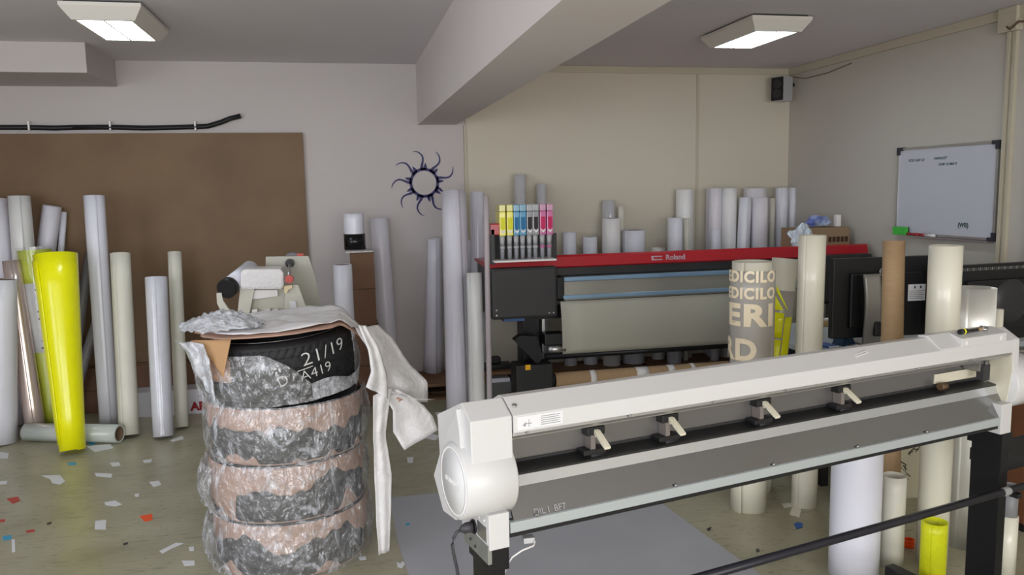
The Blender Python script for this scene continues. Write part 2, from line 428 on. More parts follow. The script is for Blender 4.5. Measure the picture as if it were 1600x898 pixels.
G = 'rolls leaning along the hardboard panel'
floor_roll((2,436),(2,698), 44,48, 'wide white roll cut by the left picture edge, standing upright', vinyl[0], ytop=5.75, group=G, core=True)
floor_roll((-6,311),(14,650), 38,38, 'tall white roll at the left picture edge, rearmost beside the hardboard', vinyl[1], ytop=6.30, yb=6.12, group=G)
floor_roll((30,306),(56,640), 32,34, 'tall white roll leaning left behind the dull yellow labelled roll', vinyl[2], ytop=6.22, yb=6.16, group=G)
floor_roll((82,322),(36,640), 27,27, 'white roll leaning right at its top, above the dull yellow labelled roll', vinyl[1], ytop=6.37, yb=6.37, group=G)
floor_roll((100,331),(76,632), 10,11, 'thin white roll just right of the right-leaning white roll', vinyl[0], ytop=6.425, yb=6.40, group=G)
lb = floor_roll((53,390),(85,662), 48,40, 'dull yellow roll in clear wrap with a printed label, behind the bright yellow roll', ylabel, ytop=6.02, yb=5.97, group=G, seam=.6)
floor_roll((18,407),(58,686), 26,30, 'slim pearly silver roll leaning left in front of the dull yellow roll', pearl_v, ytop=5.92, core=True, group=G, seam=-1.3)
floor_roll((86,398),(114,713), 65,40, 'bright fluorescent yellow roll, flared toward its top', yellow_v, ytop=5.62, group=G, seam=-2.1, slant=.05, turns=1.8, pitch=.006, bslant=.05)
floor_roll((147,306),(172,672), 31,29, 'tall glossy white roll right of the bright yellow roll, tallest of its row', vinyl[0], ytop=6.05, group=G, seam=-1.1)
floor_roll((188,396),(203,686), 30,31, 'cream backed roll between the tallest white roll and the short wrapped one', cream_v, ytop=5.9, group=G, seam=-1.9)
t_ = floor_roll((244,433),(256,688), 33,31, 'short white roll in clear wrap with a vertical glint, right of the cream one', vinyl[0], ytop=5.75, group=G, seam=-1.4)
floor_roll((273,394),(285,672), 21,21, 'slim cream roll, rightmost of the row before the wrapped tyres', cream_v, ytop=6.05, group=G)
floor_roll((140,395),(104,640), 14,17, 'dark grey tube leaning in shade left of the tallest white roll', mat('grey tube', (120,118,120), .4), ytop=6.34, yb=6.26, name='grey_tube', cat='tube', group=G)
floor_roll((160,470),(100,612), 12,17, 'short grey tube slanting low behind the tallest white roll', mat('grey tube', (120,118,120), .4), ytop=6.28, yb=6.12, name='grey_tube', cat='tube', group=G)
# label and wrap of the dull yellow roll
mt = lb.matrix_world.copy()
Llb = max(v.co.z for v in lb.data.vertices)
m = MB(); rr = .104
m.sheet(lambda u,v: ((rr-.014*v*.0)*math.cos(-2.4+u*1.7), rr*math.sin(-2.4+u*1.7), Llb*(.44+.38*v)), 16, 2, .0008)
# narrow the label to the roll's own radius
def roll_rad(o, f):
    zs = [v for v in o.data.vertices if abs(v.co.z-Llb*round(f*6)/6) < .01]; return max(math.hypot(v.co.x, v.co.y) for v in zs)
for v in m.bm.verts:
    r_ = roll_rad(lb, v.co.z/Llb)+.0035; q = math.hypot(v.co.x, v.co.y); v.co.x *= r_/rr; v.co.y *= r_/rr
tag(m.build('label', paper_m, lb), 'white printed label')
m = MB()
for i in range(9):
    zz = Llb*(.46+.04*i); r_ = roll_rad(lb, zz/Llb)+.0042; w_ = random.uniform(.3,.6)
    m.sheet(lambda u,v: (r_*math.cos(-1.45+u*w_), r_*math.sin(-1.45+u*w_), zz+v*.012), 6, 1, .0006)
m.build('label_print', black_m, lb)
m = MB(); m.lathe([(roll_rad(lb,0)+.007,.02),(roll_rad(lb,.5)+.007,Llb*.5),(roll_rad(lb,1)+.007,Llb+.02)], n=32); m.build('clear_wrap', film_c, lb)
# clear wrap of the short roll
Lt = max(v.co.z for v in t_.data.vertices); r_ = max(math.hypot(v.co.x, v.co.y) for v in t_.data.vertices)
MB().lathe([(r_+.003,.01),(r_+.003,Lt-.01)], n=32).build('clear_wrap', film_c, t_)
# lying roll
a = atz(36,694,0); b = atz(183,697,0); a.y += .08; b.y += .08; rl = .060
a.z = b.z = rl
ly = thing('vinyl_roll', 'pale roll lying on the floor behind the bright yellow roll, brown core showing', 'roll', mtx=axis_mtx(a, b))
Ll = (b-a).length
MB().lathe([(rl,0),(rl,Ll),(rl-.012,Ll),(rl-.012,0)], close=True, n=36).build('wound_sheet', mat('pale green white film', (205,212,205), .3, coat=.6), ly)
MB().lathe([(rl-.0125,.002),(rl-.0125,Ll-.002),(rl-.02,Ll-.002),(rl-.02,.002)], close=True, n=36).build('core', core_m, ly)
# white long carton with red print, cardboard pieces
p = aty(140,676,6.02); q = aty(330,676,6.02)
cx0, cx1 = atz(140,676,0).x+.02, aty(345,650,6.05).x
bx = thing('long_carton', 'long low white carton with red lettering on the floor at the foot of the hardboard', 'box', (cx0, 6.10, 0))
W_ = cx1-cx0
MB().box((0,0,0),(W_,.22,.175),.004).build('carton_body', mat('white carton', (216,214,222), .6), bx)
MB().box((-.004,-.004,.10),(W_+.004,.02,.185),.003).build('carton_lid', mat('white carton', (216,214,222), .6), bx)
xr_ = aty(318,650,6.08).x-cx0
text('ARM', .085, frame((xr_, -.002, .055),(1,0,0),(0,0,1)), mat('dark red print', (150,24,38), .6), bx, bold=.004)
def carton(x0,x1,y0,y1,z0,z1,label,m=carton_m,rz=0,name='cardboard_box'):
    t = thing(name, label, 'box', ((x0+x1)/2,(y0+y1)/2,z0), rz)
    w,d,h = (x1-x0)/2,(y1-y0)/2,z1-z0
    MB().box((-w,-d,0),(w,d,h),.003).build('carton_body', m, t)
    MB().box((-w,-.02,h),(w,.02,h+.0012)).build('packing_tape', mat('brown tape', (150,118,80), .3), t)
    MB().box((-w-.001,-d-.0015,h*.5-.003),(w+.001,-d+.003,h*.5+.003)).build('flap_seam', mat('carton edge', (80,60,48), .9), t)
    return t
xa, xb = aty(120,590,6.36).x, aty(345,590,6.36).x
carton(xa,xb,6.33,6.44,0,.34,'flat brown carton leaning low against the hardboard behind the white carton')
# hardboard panel
m = MB(); m.box((-3.4,6.462,.34),(-.262,6.478,2.06),.002); hb = m.build('hardboard_panel', brownbd); tag(hb, 'large brown hardboard sheet against the back wall under the black cable', 'board')
MB().box((-3.3,6.44,0),(-.3,6.498,.34)).build('support_batten', carton_m, hb)
# cable
pts = []
for px,py in [(-60,200),(0,199),(45,199),(85,200),(115,199),(172,198.5),(225,200),(270,199),(305,198),(325,197),(345,191),(360,185),(376,181)]:
    pts.append(aty(px,py,6.47))
cb = thing('black_cable', 'thick black cable clipped along the back wall above the hardboard', 'cable', pts[1])
m = MB(); m.tube([q-pts[1] for q in pts], .019, 10); m.build('cable_run', black_m, cb)
m.__init__(); m.tube([q-pts[1]+Vector((0,-.02,-.004)) for q in pts[4:]], .010, 8); m.build('second_strand', black_m, cb)
for px in (45,172,305):
    q = aty(px,197,6.45)-pts[1]; MB().box((q.x-.006,q.y-.008,q.z-.03),(q.x+.006,q.y+.05,q.z+.035),.002).build('cable_clip', white_pl, cb)

# sun decal
sc = aty(663,285.5,6.4985); S = dist(sc)/F_PX
sd = MB()
def strip(pts, w):
    for (a,wa),(b,wb) in zip(zip(pts,w), list(zip(pts,w))[1:]):
        d = Vector((b[0]-a[0], b[1]-a[1])); 
        if d.length < 1e-6: continue
        n = Vector((-d.y, d.x)).normalized()
        V = [(a[0]+n.x*wa,-0.002,a[1]+n.y*wa),(b[0]+n.x*wb,-.002,b[1]+n.y*wb),(b[0]-n.x*wb,-.002,b[1]-n.y*wb),(a[0]-n.x*wa,-.002,a[1]-n.y*wa)]
        V += [(x,0,z) for x,_,z in V]
        sd._add(V, [(0,1,2,3),(7,6,5,4),(0,4,5,1),(1,5,6,2),(2,6,7,3),(3,7,4,0)])
ring = [(21.0*math.cos(t*2*PI/48), 21.0*math.sin(t*2*PI/48)) for t in range(49)]
strip([(x*S,z*S) for x,z in ring], [2.3*S]*49)
for k in range(9):
    a0 = R(98+40*k)
    def P(r, t): return ((r*math.cos(a0)-t*math.sin(a0))*S, (r*math.sin(a0)+t*math.cos(a0))*S)
    cur = [(20,0),(25,0),(30,-2),(35,-3.8),(40,-4.2),(44,-2.5),(48,1.5),(50,6),(50.5,10)]
    strip([P(*c) for c in cur], [3.0*S,2.2*S,1.6*S,1.4*S,1.3*S,1.1*S,.9*S,.6*S,.15*S])
    a0 += R(-13); strip([P(20,0),P(24,.0),P(27,0),P(31,0)], [1.6*S,2.6*S,2.0*S,.1*S])
so = sd.build('sun_decal', navy, loc=sc); tag(so, 'navy blue sun shaped decal with curling rays stuck on the back wall', 'wall decal')

# ------------------------------------------------------------------ pallets, centre rolls
wood_m = mat('pallet wood', (122,92,66), .8, var=.2, vscale=6, stretch=(1,8,8))
def pallet(x0, x1, y0, y1, label):
    t = thing('pallet', label, 'pallet', ((x0+x1)/2, (y0+y1)/2, 0), group='wooden pallets along the back wall'); w,d = (x1-x0)/2,(y1-y0)/2
    for k in range(5):
        yy = -d+.05+k*(2*d-.1)/4; MB().box((-w,yy-.045,.108),(w,yy+.045,.128)).build('deck_board', wood_m, t)
    for xx in (-w+.05, 0, w-.05):
        for yy in (-d+.05, 0, d-.05): MB().box((xx-.05,yy-.045,.02),(xx+.05,yy+.045,.092)).build('block', wood_m, t)
        MB().box((xx-.05,-d,.092),(xx+.05,d,.108)).build('stringer', wood_m, t)
    for yy in (-d+.05, 0, d-.05): MB().box((-w,yy-.045,0),(w,yy+.045,.02)).build('bottom_board', wood_m, t)
pallet(.42,1.22,5.98,6.455,'wooden pallet under the tall rolls left of the red printer')
pallet(1.26,2.40,5.98,6.455,'wooden pallet behind the left half of the red printer')
pallet(2.44,3.84,5.98,6.455,'wooden pallet behind the right half of the red printer')
PZ = .1285
# stacked brown boxes with a small roll on top
xa, xb = aty(549,450,6.15).x, aty(588,450,6.15).x
carton(xa,xb,5.95,6.2,0,.62,'brown carton standing on the floor right behind the tyre stack, lower of two')
carton(xa,xb-.015,5.95,6.2,.6215,1.155,'tall brown carton stacked on another, a small roll standing on top')
MB()
p = aty(562,397,6.1); tb = MB().box((xa-.03,5.94,1.158),(xb-.02,6.21,1.17),.002).build('thin_white_board', mat('white board', (205,200,196), .6)); tag(tb,'thin white board lying on the tall brown carton under the small roll','board')
c0 = Vector((aty(555,395,6.08).x, 6.08, 1.171)); c1 = c0+Vector((0,0,.27))
sr = roll(c0, c1, .078, .078, 'small white roll with a black lower band on the tall brown carton', vinyl[0], seam=-.5, core=True)
MB().lathe([(.0795,.003),(.0795,.12),(.0785,.12),(.0785,.003)], close=True, n=40).build('black_band', black_g, sr)
def pal_roll(xc, yt, w, Y, label, m, xb_=None, z0=PZ, w2=None, G='rolls standing behind the red printer', name='vinyl_roll', **k):
    t = aty(xc, yt, Y); r = w/2*dist(t)/F_PX
    c = Vector((t.x if xb_ is None else xb_, Y, z0))
    c.z += foot_lift(t-c, r) if abs(t.x-c.x) > .002 else 0
    r2 = r if w2 is None else w2/2*dist(t)/F_PX
    return roll(c, t, r, r2, label, m, group=G, name=name, **k)
pal_roll(535,413,30,5.75,'short white roll standing behind the tyres, left of the brown cartons',vinyl[0],z0=0,G='rolls by the pale wall', core=True)
floor_roll((592,341),(612,622),28,30,'tall white roll standing right of the brown cartons', vinyl[1], ytop=6.40, yb=6.33, group='rolls by the pale wall', seam=-.15)
floor_roll((679,373),(678,584),20,32,'slim tapering lilac roll on the pallet below the sun decal', vinyl[1], ytop=6.28, lift=PZ, group='rolls by the pale wall')
floor_roll((709,300),(721,660),39,47,'tallest wide white roll covering the right rays of the sun decal', vinyl[1], ytop=5.75, group='rolls by the pale wall', seam=-1.2, core=True)
floor_roll((746,300),(750,650),23,24,'slim tall white roll behind the short glossy one', vinyl[0], ytop=5.92, yb=5.82, group='rolls by the pale wall')
floor_roll((741,426),(747,678),25,26,'short glossy white roll right of the tallest wide one', vinyl[2], ytop=5.20, group='rolls by the pale wall', seam=-2.3)
floor_roll((759,306),(766,690),9,9,'very thin pinkish tube beside the left end of the red printer', mat('pinkish tube', (184,174,178), .5), ytop=5.10, yb=5.08, group='rolls by the pale wall')
floor_roll((731,375),(734,648),10,10,'thin white tube between the tallest wide roll and the slim tall one', vinyl[0], ytop=6.16, yb=6.16, group='rolls by the pale wall')

B = [(812,273,19,6.36,'grey wrapped roll rising highest behind the ink bottles',clear_v),(846,287,16,6.38,'slim grey wrapped roll behind the magenta ink bottles',clear_v),
 (890,363,21,6.33,'short white roll just right of the ink bottles',pwb),(922,370,23,6.33,'shortest squat white roll, second right of the ink bottles',pwb),
 (951,313,21,6.40,'grey wrapped roll rising behind a shorter white roll',clear_v),(955,341,29,6.24,'white roll in front of the grey wrapped one',pw),
 (990,359,36,6.28,'wide low white roll left of the printer\'s name mark',pwb),(1029,387,22,6.36,'white roll whose rim just clears the printer above its name mark',pw),
 (1070,296,28,6.36,'tall white roll above the name mark',pw),(1055,340,24,6.16,'shorter white roll before the tall one above the name mark',pwb),
 (1111,294,16,6.41,'slim lilac roll, leftmost of the tall cluster',mat('soft lilac white vinyl', (230,226,232), .45, coat=.15, var=.02)),(1118,294,21,6.30,'lilac roll in the left of the tall cluster',mat('soft lilac white vinyl', (230,226,232), .45, coat=.15, var=.02)),(1140,294,23,6.26,'white roll, third of the tall cluster from its left',pw),
 (1180,294,37,6.37,'wide lilac roll standing rearmost in the tall cluster',mat('soft lilac white vinyl', (230,226,232), .45, coat=.15, var=.02)),(1188,309,27,6.18,'lilac white roll before the rearmost wide one',mat('soft lilac white vinyl', (230,226,232), .45, coat=.15, var=.02)),
 (1207,309,10,6.27,'very slim cream roll in the tall cluster',cream_v),(1222,293,20,6.30,'glossy bluish roll near the right end of the tall cluster',pwb),(1238,293,14,6.35,'slim bluish roll, rightmost of the tall cluster',pwb),
 (1119,358,15,6.16,'low slim white roll in front of the tall cluster',pwb),(1073,341,9,6.22,'thin cream tube beside the shorter white roll',cream_v),(970,322,10,6.39,'thin cream tube beside the grey wrapped roll',cream_v)]
for x,y,w,Y,l,m in B: pal_roll(x,y,w,Y,l,m, core=(w>22))
t = aty(1165,309,6.20); roll((aty(1160,400,6.12).x-.02,6.13,PZ+.004), t, .057,.053,'glossy white roll leaning slightly right in the tall cluster',pwb,seam=-1.5,group='rolls standing behind the red printer')

# ------------------------------------------------------------------ printer
PY = 5.25
def X(px, y=PY, py=420): return aty(px, py, y).x
def Z(px, py, y=PY): return aty(px, py, y).z
xl, xr = X(764), 3.80
ZL1, ZL0 = Z(1000,394,5.24), Z(1000,413,5.24)

pr = thing('wide_format_printer', 'red and black wide format printer on its stand against the panelled back wall', 'printer', ((xl+xr)/2, 5.5, 0))
ox, oy = pr.location.x, pr.location.y
def PB(name, a, b, m, bev=0, par=pr): return MB().box((a[0]-ox,a[1]-oy,a[2]),(b[0]-ox,b[1]-oy,b[2]),bev).build(name, m, par)
PB('upper_cover', (xl+.02,5.30,.80),(xr-.02,5.84,1.085), darkgrey, .01)
m = MB(); m.prism([(5.235-oy,ZL0),(5.222-oy,ZL0+.01),(5.236-oy,ZL1-.012),(5.25-oy,ZL1),(5.28-oy,ZL1-.004),(5.33-oy,1.105),(5.86-oy,1.095),(5.86-oy,1.08),(5.30-oy,ZL0)], xl-ox, xr-ox, frame((0,0,0),(0,1,0),(0,0,1)))
m.build('red_lid', red_m, pr)
xh = X(866)
PB('left_housing', (xl,5.17,.735),(xh,5.62,1.08), darkgrey, .018)
PB('right_housing', (X(1258),5.17,.735),(xr,5.62,1.08), darkgrey, .018)
for px in (772,772,862,855):
    pass
for dx,dz in ((.03,.03),(.03,.065),(xh-xl-.03,.03),(xh-xl-.06,.03)):
    MB().cyl((xl+dx-ox,5.17-oy,.735+dz),(xl+dx-ox,5.165-oy,.735+dz),.005,n=12).build('screw', alu, pr)
# front cover: dark hood, silvery window bar
PB('hood', (xh,5.24,1.005),(X(1258),5.32,ZL0), darkgrey, .006)
blue_refl = mat('blue reflection aluminium', (150,182,212), .28, metal=.45)  # blue reflections along the cover's edges, painted as two strips
m = MB(); m.prism([(5.27-oy,1.0),(5.235-oy,.985),(5.215-oy,.965),(5.20-oy,.875),(5.185-oy,.86),(5.185-oy,.84),(5.30-oy,.84),(5.32-oy,1.0)], X(878)-ox, X(1258)-ox, frame((0,0,0),(0,1,0),(0,0,1)))
m.build('front_cover', mat('grey front cover', (150,150,142), .3, metal=.5), pr)
PB('reflection_strip', (X(876),5.200,.968),(X(1258),5.232,.998), blue_refl, .004)
PB('reflection_strip', (X(876),5.176,.850),(X(1258),5.192,.876), blue_refl, .004)
PB('cover_end', (X(866)+.005,5.19,.85),(X(878),5.32,1.0), black_m, .006)
PB('media_slot', (xh,5.20,.815),(X(1258),5.32,.84), black_m)
# hanging media
xm0, xm1 = X(875,5.2,480), X(1250)
m = MB(); m.sheet(lambda u,v: (xm0+(xm1-xm0)*u+(.02*v if u<.5 else 0)-ox, 5.19-.015*math.sin(v*PI)+.03*v-oy, .835-.37*v-.0*u), 12, 10, .0012)
m.build('media_sheet', mat('grey banner media', (186,184,170), .5), pr)
MB().cyl((xm0-.1-ox,5.24-oy,.45),(xm1-ox,5.24-oy,.45),.022,n=20).build('tension_bar', blackmt, pr)
# feeder under the cover and stand
PB('chassis', (xl+.1,5.32,.70),(xr-.1,5.78,.80), blackmt)
for sgn, lx in ((1, X(836)), (-1, xr-.35)):
    PB('stand_column', (lx-.06,5.38,.16),(lx+.06,5.58,.73), blackmt, .006)
    PB('column_plate', (lx+.065,5.33,.45),(lx+.085,5.50,.72), alu, .002)
    PB('stand_foot', (lx-.05,5.0,.07),(lx+.05,5.95,.16), blackmt, .01)
    for yy in (5.06,5.88): MB().cyl((lx-ox-.02,yy-oy,.035),(lx-ox+.02,yy-oy,.035),.035,n=20).build('caster', black_m, pr)
    m = MB(); m.prism([(lx-.16-ox,.58),(lx-.12-ox,.61),(lx-ox,.60),(lx+.04-ox,.45),(lx-.0-ox,.40),(lx-.06-ox,.47)], 5.22-oy, 5.30-oy, frame((0,0,0),(1,0,0),(0,0,1),(0,1,0)))
    m.build('arm_bracket', blackmt, pr)
PB('stand_beam', (X(836),5.45,.08),(xr-.35,5.53,.14), blackmt, .006)
PB('take_up_motor', (X(805,5.2,600),5.16,.20),(X(862,5.2,600),5.34,.415), black_m, .008)
PB('motor_base', (X(800,5.2,600),5.18,.05),(X(862,5.2,600),5.32,.20), black_m, .008)
pe = PB('warning_sticker', (X(821,5.155,573),5.155,.385),(X(829,5.155,573),5.1605,.42), mat('warning yellow', (240,180,20), .5))
PB('dryer_bar', (X(866),5.20,.50),(X(1258),5.24,.55), black_m, .004) if False else None
PB('roller_arm', (X(848),5.22,.53),(X(880),5.34,.61), black_m, .008)
MB().cyl((X(856,5.2)-ox,5.24-oy,.50),(X(884,5.2)-ox,5.24-oy,.50),.03,n=20).build('roller', alu, pr)
m = MB().box((X(787,5.17)-ox,5.2-oy,.715),(X(820,5.17)-ox,5.26-oy,.735)).build('drip_tray', mat('blue tray', (60,90,140), .5), pr)
# name mark
lx = (X(1021,5.22,405)); 
text('Roland', .052, frame((X(1056,5.22,404)-ox, 5.2265-oy, (ZL0+ZL1)/2),(1,0,0),(0,.2,.98)), mat('logo grey', (196,170,178), .4), pr, name='name_mark', bold=.0012)
m = MB(); m.prism([(-.045,-.016),(.035,-.016),(.035,-.008),(-.03,-.008),(-.03,.006),(.035,.006),(.035,.014),(-.045,.014)], 0, .001, frame((X(1028,5.22,404)-ox, 5.2275-oy, (ZL0+ZL1)/2),(1,0,0),(0,.2,.98)))
m.build('emblem', mat('logo grey', (196,170,178), .4), pr)
# ink rack
zr = Z(770,404,5.2)
PB('ink_shelf', (X(773,5.02,405),5.02,zr-.012),(X(870,5.02,405),5.22,zr+.0), white_pl, .002)
PB('rack_panel', (X(764,5.24),5.225,zr-.03),(X(874,5.24)-.02,5.245,zr+.155), darkgrey, .003)
PB('rack_side', (X(764,5.2),5.10,zr-.03),(X(764,5.2)+.025,5.225,zr+.20), darkgrey, .003)
PB('rack_cap', (X(764,5.2)-.002,5.10,zr+.16),(X(778,5.2)+.02,5.30,zr+.235), red_m, .006)
inks = [('yellow',(236,226,70),(232,228,40)),('yellow',(236,226,70),(232,228,40)),('cyan',(70,150,190),(20,110,160)),('cyan',(70,150,190),(20,110,160)),
        ('black',(150,150,155),(28,22,26)),('black',(150,150,155),(28,22,26)),('magenta',(206,110,160),(200,20,90)),('magenta',(206,110,160),(200,20,90))]
pos = [785.5,797,807.5,817.5,828,837.5,848.5,859.5]
lab = ['leftmost yellow ink bottle, upside down in the printer\'s rack','second yellow ink bottle, next to the cyan ones in the rack','left cyan ink bottle, beside the yellow ones in the rack','right cyan ink bottle, beside the black ones in the rack',
       'left black ink bottle, beside the cyan ones in the rack','right black ink bottle, beside the magenta ones in the rack','left magenta ink bottle, beside the black ones in the rack','rightmost ink bottle in the rack, magenta labelled']
for i,(n,body,labc) in enumerate(inks):
    xb_ = aty(pos[i],345,5.08).x
    t = thing('ink_bottle', lab[i], 'ink bottle', (xb_, 5.15, zr+.0005), group='inverted ink bottles in the rack')
    bmn = 'ink body '+n; bm_ = mat(bmn, body, .25, coat=.5)
    pale = mat('ink bottle pale '+n, tuple(int(x*.55+205*.45) for x in body), .3, coat=.4)
    h0, h1 = .155, .355
    MB().box((-.0205,-.07,h0),(.0205,.07,h1-.045),.005).build('ink_body', bm_, t)
    MB().box((-.0205,-.07,h1-.0445),(.0205,.07,h1),.005).build('bottle_bottom', pale, t)
    lo = mat('ink label '+n, labc, .5)
    MB().prism([(-.014,.025),(0,.015),(.014,.025),(.014,.098),(-.014,.098)], 0, .0008, frame((0,-.0703,h0+.02),(1,0,0),(0,0,1))).build('label', lo, t)
    MB().prism([(-.015,.022),(0,.010),(.015,.022),(.012,.008),(0,-.004),(-.012,.008)], 0, .001, frame((0,-.0706,h0+.018),(1,0,0),(0,0,1))).build('label_chevron', white_pl, t)
    MB().cyl((0,-.04,.10),(0,-.04,h0+.001),.014,.018,n=20).build('neck', mat('frosted plastic', (190,190,192), .3), t)
    MB().cyl((0,-.04,.0),(0,-.04,.10),.013,.015,n=20).build('valve_tube', mat('clear valve plastic', (150,152,158), .25), t)
    MB().lathe([(.0165,.07),(.0165,.085),(.0135,.085),(.0135,.07)], Matrix.Translation((0,-.04,0)), close=True, n=20).build('collar', bm_ if n=='magenta' else mat('frosted plastic', (190,190,192), .3), t)
# take-up kraft tube, carried by the printer's stand: lies across in front of the pallets
kz_ = Z(950,588,5.22); k0 = Vector((X(868,5.2,600)+.0, 5.22, kz_)); k1 = Vector((xr-.55, 5.22, kz_))
kt = thing('cardboard_tube', 'long brown cardboard tube held low across the printer\'s stand, white tape bands', 'tube', mtx=axis_mtx(k0,k1)); L_ = (k1-k0).length
MB().lathe([(.052,0),(.052,L_),(.046,L_),(.046,0)], close=True, n=36).build('tube_wall', kraft, kt)
MB().cyl((0,0,-.05),(0,0,.0),.04,.045,n=24).build('end_flange', black_m, kt)
for px,w in ((926,.04),(1003,.09),(1048,.05),(1082,.03)):
    q = X(px,5.2,590)-k0.x; MB().lathe([(.0525,q-w/2),(.0535,q-w/2),(.0535,q+w/2),(.0525,q+w/2)], close=True, n=36).build('tape_band', white_pl, kt)
# small shelf crate left of the stand
cr = thing('grey_crate', 'small grey crate with papers on the floor under the printer\'s left end', 'crate', (X(768,5.6,600)+.06, 5.74, 0))
MB().box((-.12,-.14,0),(.12,.14,.20),.006).build('crate_body', mat('grey crate', (110,112,108), .6), cr)
MB().box((-.13,-.15,.26),(.13,.15,.285),.003).build('crate_lid', wood_m, cr)
for sx in (-.11,.11): MB().box((sx-.01,-.14,.2),(sx+.01,.14,.26)).build('crate_post', wood_m, cr)
MB().box((-.09,-.13,.2005),(.08,.1,.23)).build('paper_pile', paper_m, cr)
tp = thing('tape_holder', 'black tape holder on the wooden lid of the grey crate', 'tape holder', cr.location+Vector((0,-.02,.2855)))
MB().box((-.11,-.06,0),(.11,.06,.035),.008).build('holder_base', black_m, tp); MB().cyl((-.03,0,.035),(.03,0,.035),.05,n=24).build('wheel', black_m, tp) if False else MB().box((-.04,-.04,.036),(.03,.04,.085),.01).build('holder_top', black_m, tp)

# things on the printer's right end
zt = 1.1065
ca = thing('cardboard_box', 'small open brown printed carton on the right end of the red printer', 'box', (X(1273,5.55,380), 5.55, zt))
hw = .23
m = MB(); m.box((-hw,-.1,0),(hw,.1,.155),.003); m.build('carton_body', mat('printed carton', (150,128,100), .8), ca)
for k in range(5): MB().box((.05+k*.035,-.103,.045),(.075+k*.035,-.1,.085)).build('print_mark', mat('dark brown print', (70,50,36), .8), ca)
MB().lathe([(.0,0),(.028,0),(.028,.002),(.0,.002)], frame((-hw+.04,-.101,.09),(1,0,0),(0,0,1)), n=20).build('print_mark', mat('dark brown print', (70,50,36), .8), ca)
def crumple(name, loc, sx, sy, sz, m, label, cat, seed, n=3, parent=None):
    bm = bmesh.new(); bmesh.ops.create_icosphere(bm, subdivisions=n+1, radius=1)
    for v in bm.verts:
        q = v.co.copy(); d = noise.noise(q*1.7+Vector((seed,0,0)))*.5+abs(noise.noise(q*4+Vector((0,seed,0))))*.35
        v.co = Vector((q.x*sx, q.y*sy, max(q.z,-.75)*sz))*(1+d)
    mn = min(v.co.z for v in bm.verts)
    for v in bm.verts: v.co.z -= mn
    x = MB(); x.bm.free(); x.bm = bm
    o = x.build(name, m, parent, loc=loc)
    return tag(o, label, cat) if label else o
crumple('plastic_bag', (X(1250,5.36,380), 5.355, zt), .085,.045,.085, mat('white bag plastic', (205,216,226), .35), 'crumpled pale plastic bag hanging before the small carton on the printer', 'plastic bag', 3)
wp = crumple('packet', (X(1279,5.55,350), 5.55, zt+.1565), .085,.05,.04, mat('packet film', (198,216,235), .3, col2=(40,60,170), vscale=9), 'blue and white crumpled packet lying on the small carton', 'packet', 9)
tag(MB().box((-.02,-.02,0),(.02,.02,.09),.005).build('small_white_bottle', white_pl, loc=(X(1308,5.55,360),5.55,zt+.1565)), 'small white bottle on the carton, right of the blue packet', 'bottle')

# ------------------------------------------------------------------ speaker
spc = aty(1223,139,6.28)
sp = thing('wall_speaker', 'small black and silver loudspeaker mounted high in the back right corner', 'speaker', (3.70, 6.30, spc.z-.1), R(205+90))
MB().box((-.06,-.06,0),(.06,.07,.2),.006).build('cabinet', mat('silver plastic', (190,190,196), .35, metal=.2), sp)
MB().box((-.058,-.066,.004),(.058,-.06,.196),.003).build('front_panel', black_m, sp)
for z_,r_ in ((.14,.035),(.06,.035)): MB().lathe([(0,.004),(r_*.5,.006),(r_*.85,.002),(r_,.007),(r_+.004,0)], frame((0,-.0665,z_),(1,0,0),(0,0,1)), n=28).build('driver', darkgrey, sp)
MB().box((-.01,.07,.13),(.01,.17,.16)).build('wall_bracket', black_m, sp)
w = thing('speaker_wire', 'thin wire running from the corner speaker along the right wall strip', 'wire', (0,0,0))
m = MB(); m.tube([(3.80,6.33,2.50),(3.86,6.2,2.47),(3.872,5.9,2.475),(3.873,5.6,2.505)], .004, 6); m.build('wire_run', core_m, w)
m = MB(); m.tube([(3.845,4.12,2.50),(3.825,4.06,2.46),(3.825,4.0,2.49),(3.84,3.9,2.475),(3.845,3.8,2.48)], .007, 6); tag(m.build('wall_wire', core_m), 'short brown wire looped at the box on top of the right wall strip', 'wire')

# ------------------------------------------------------------------ whiteboard
def wbm(y, z, x=RIGHT-.018): return frame((x, y, z), (0,-1,0), (0,0,1))
wb = thing('whiteboard', 'framed whiteboard with faint writing hanging on the right wall', 'whiteboard', (RIGHT, 4.57, 1.23))
Y0, Y1, Zh = -.445, .445, .60
MB().box((-.016,Y0+.005,.005),(-.001,Y1-.005,Zh-.005)).build('writing_surface', mat('whiteboard enamel', (196,198,208), .25), wb)
for a,b in (((-.024,Y0,0),(0,Y1,.016)),((-.024,Y0,Zh-.016),(0,Y1,Zh)),((-.024,Y0,.016),(0,Y0+.016,Zh-.016)),((-.024,Y1-.016,.016),(0,Y1,Zh-.016))):
    MB().box(a,b,.002).build('frame_bar', alu, wb)
for yy in (Y0, Y1):
    for zz in (0, Zh):
        sy = 1 if yy < 0 else -1; sz = 1 if zz == 0 else -1
        m = MB(); P_ = [(yy-sy*.004,zz-sz*.004),(yy+sy*.05,zz-sz*.004),(yy+sy*.05,zz+sz*.02),(yy+sy*.02,zz+sz*.02),(yy+sy*.02,zz+sz*.05),(yy-sy*.004,zz+sz*.05)]
        m.prism(P_, -.030, 0, frame((0,0,0),(0,1,0),(0,0,1))); m.build('corner_cap', mat('dark grey cap', (50,48,58), .5), wb)
mk = mat('marker green', (40,76,70), .6)
def wtext(s, size, y, z, **k):
    k.setdefault('bold', .0006)
    text(s, size, frame((-.0165, y, z),(0,-1,0),(0,0,1)), mk, wb, align='LEFT', th=.0003, name='handwriting', **k)
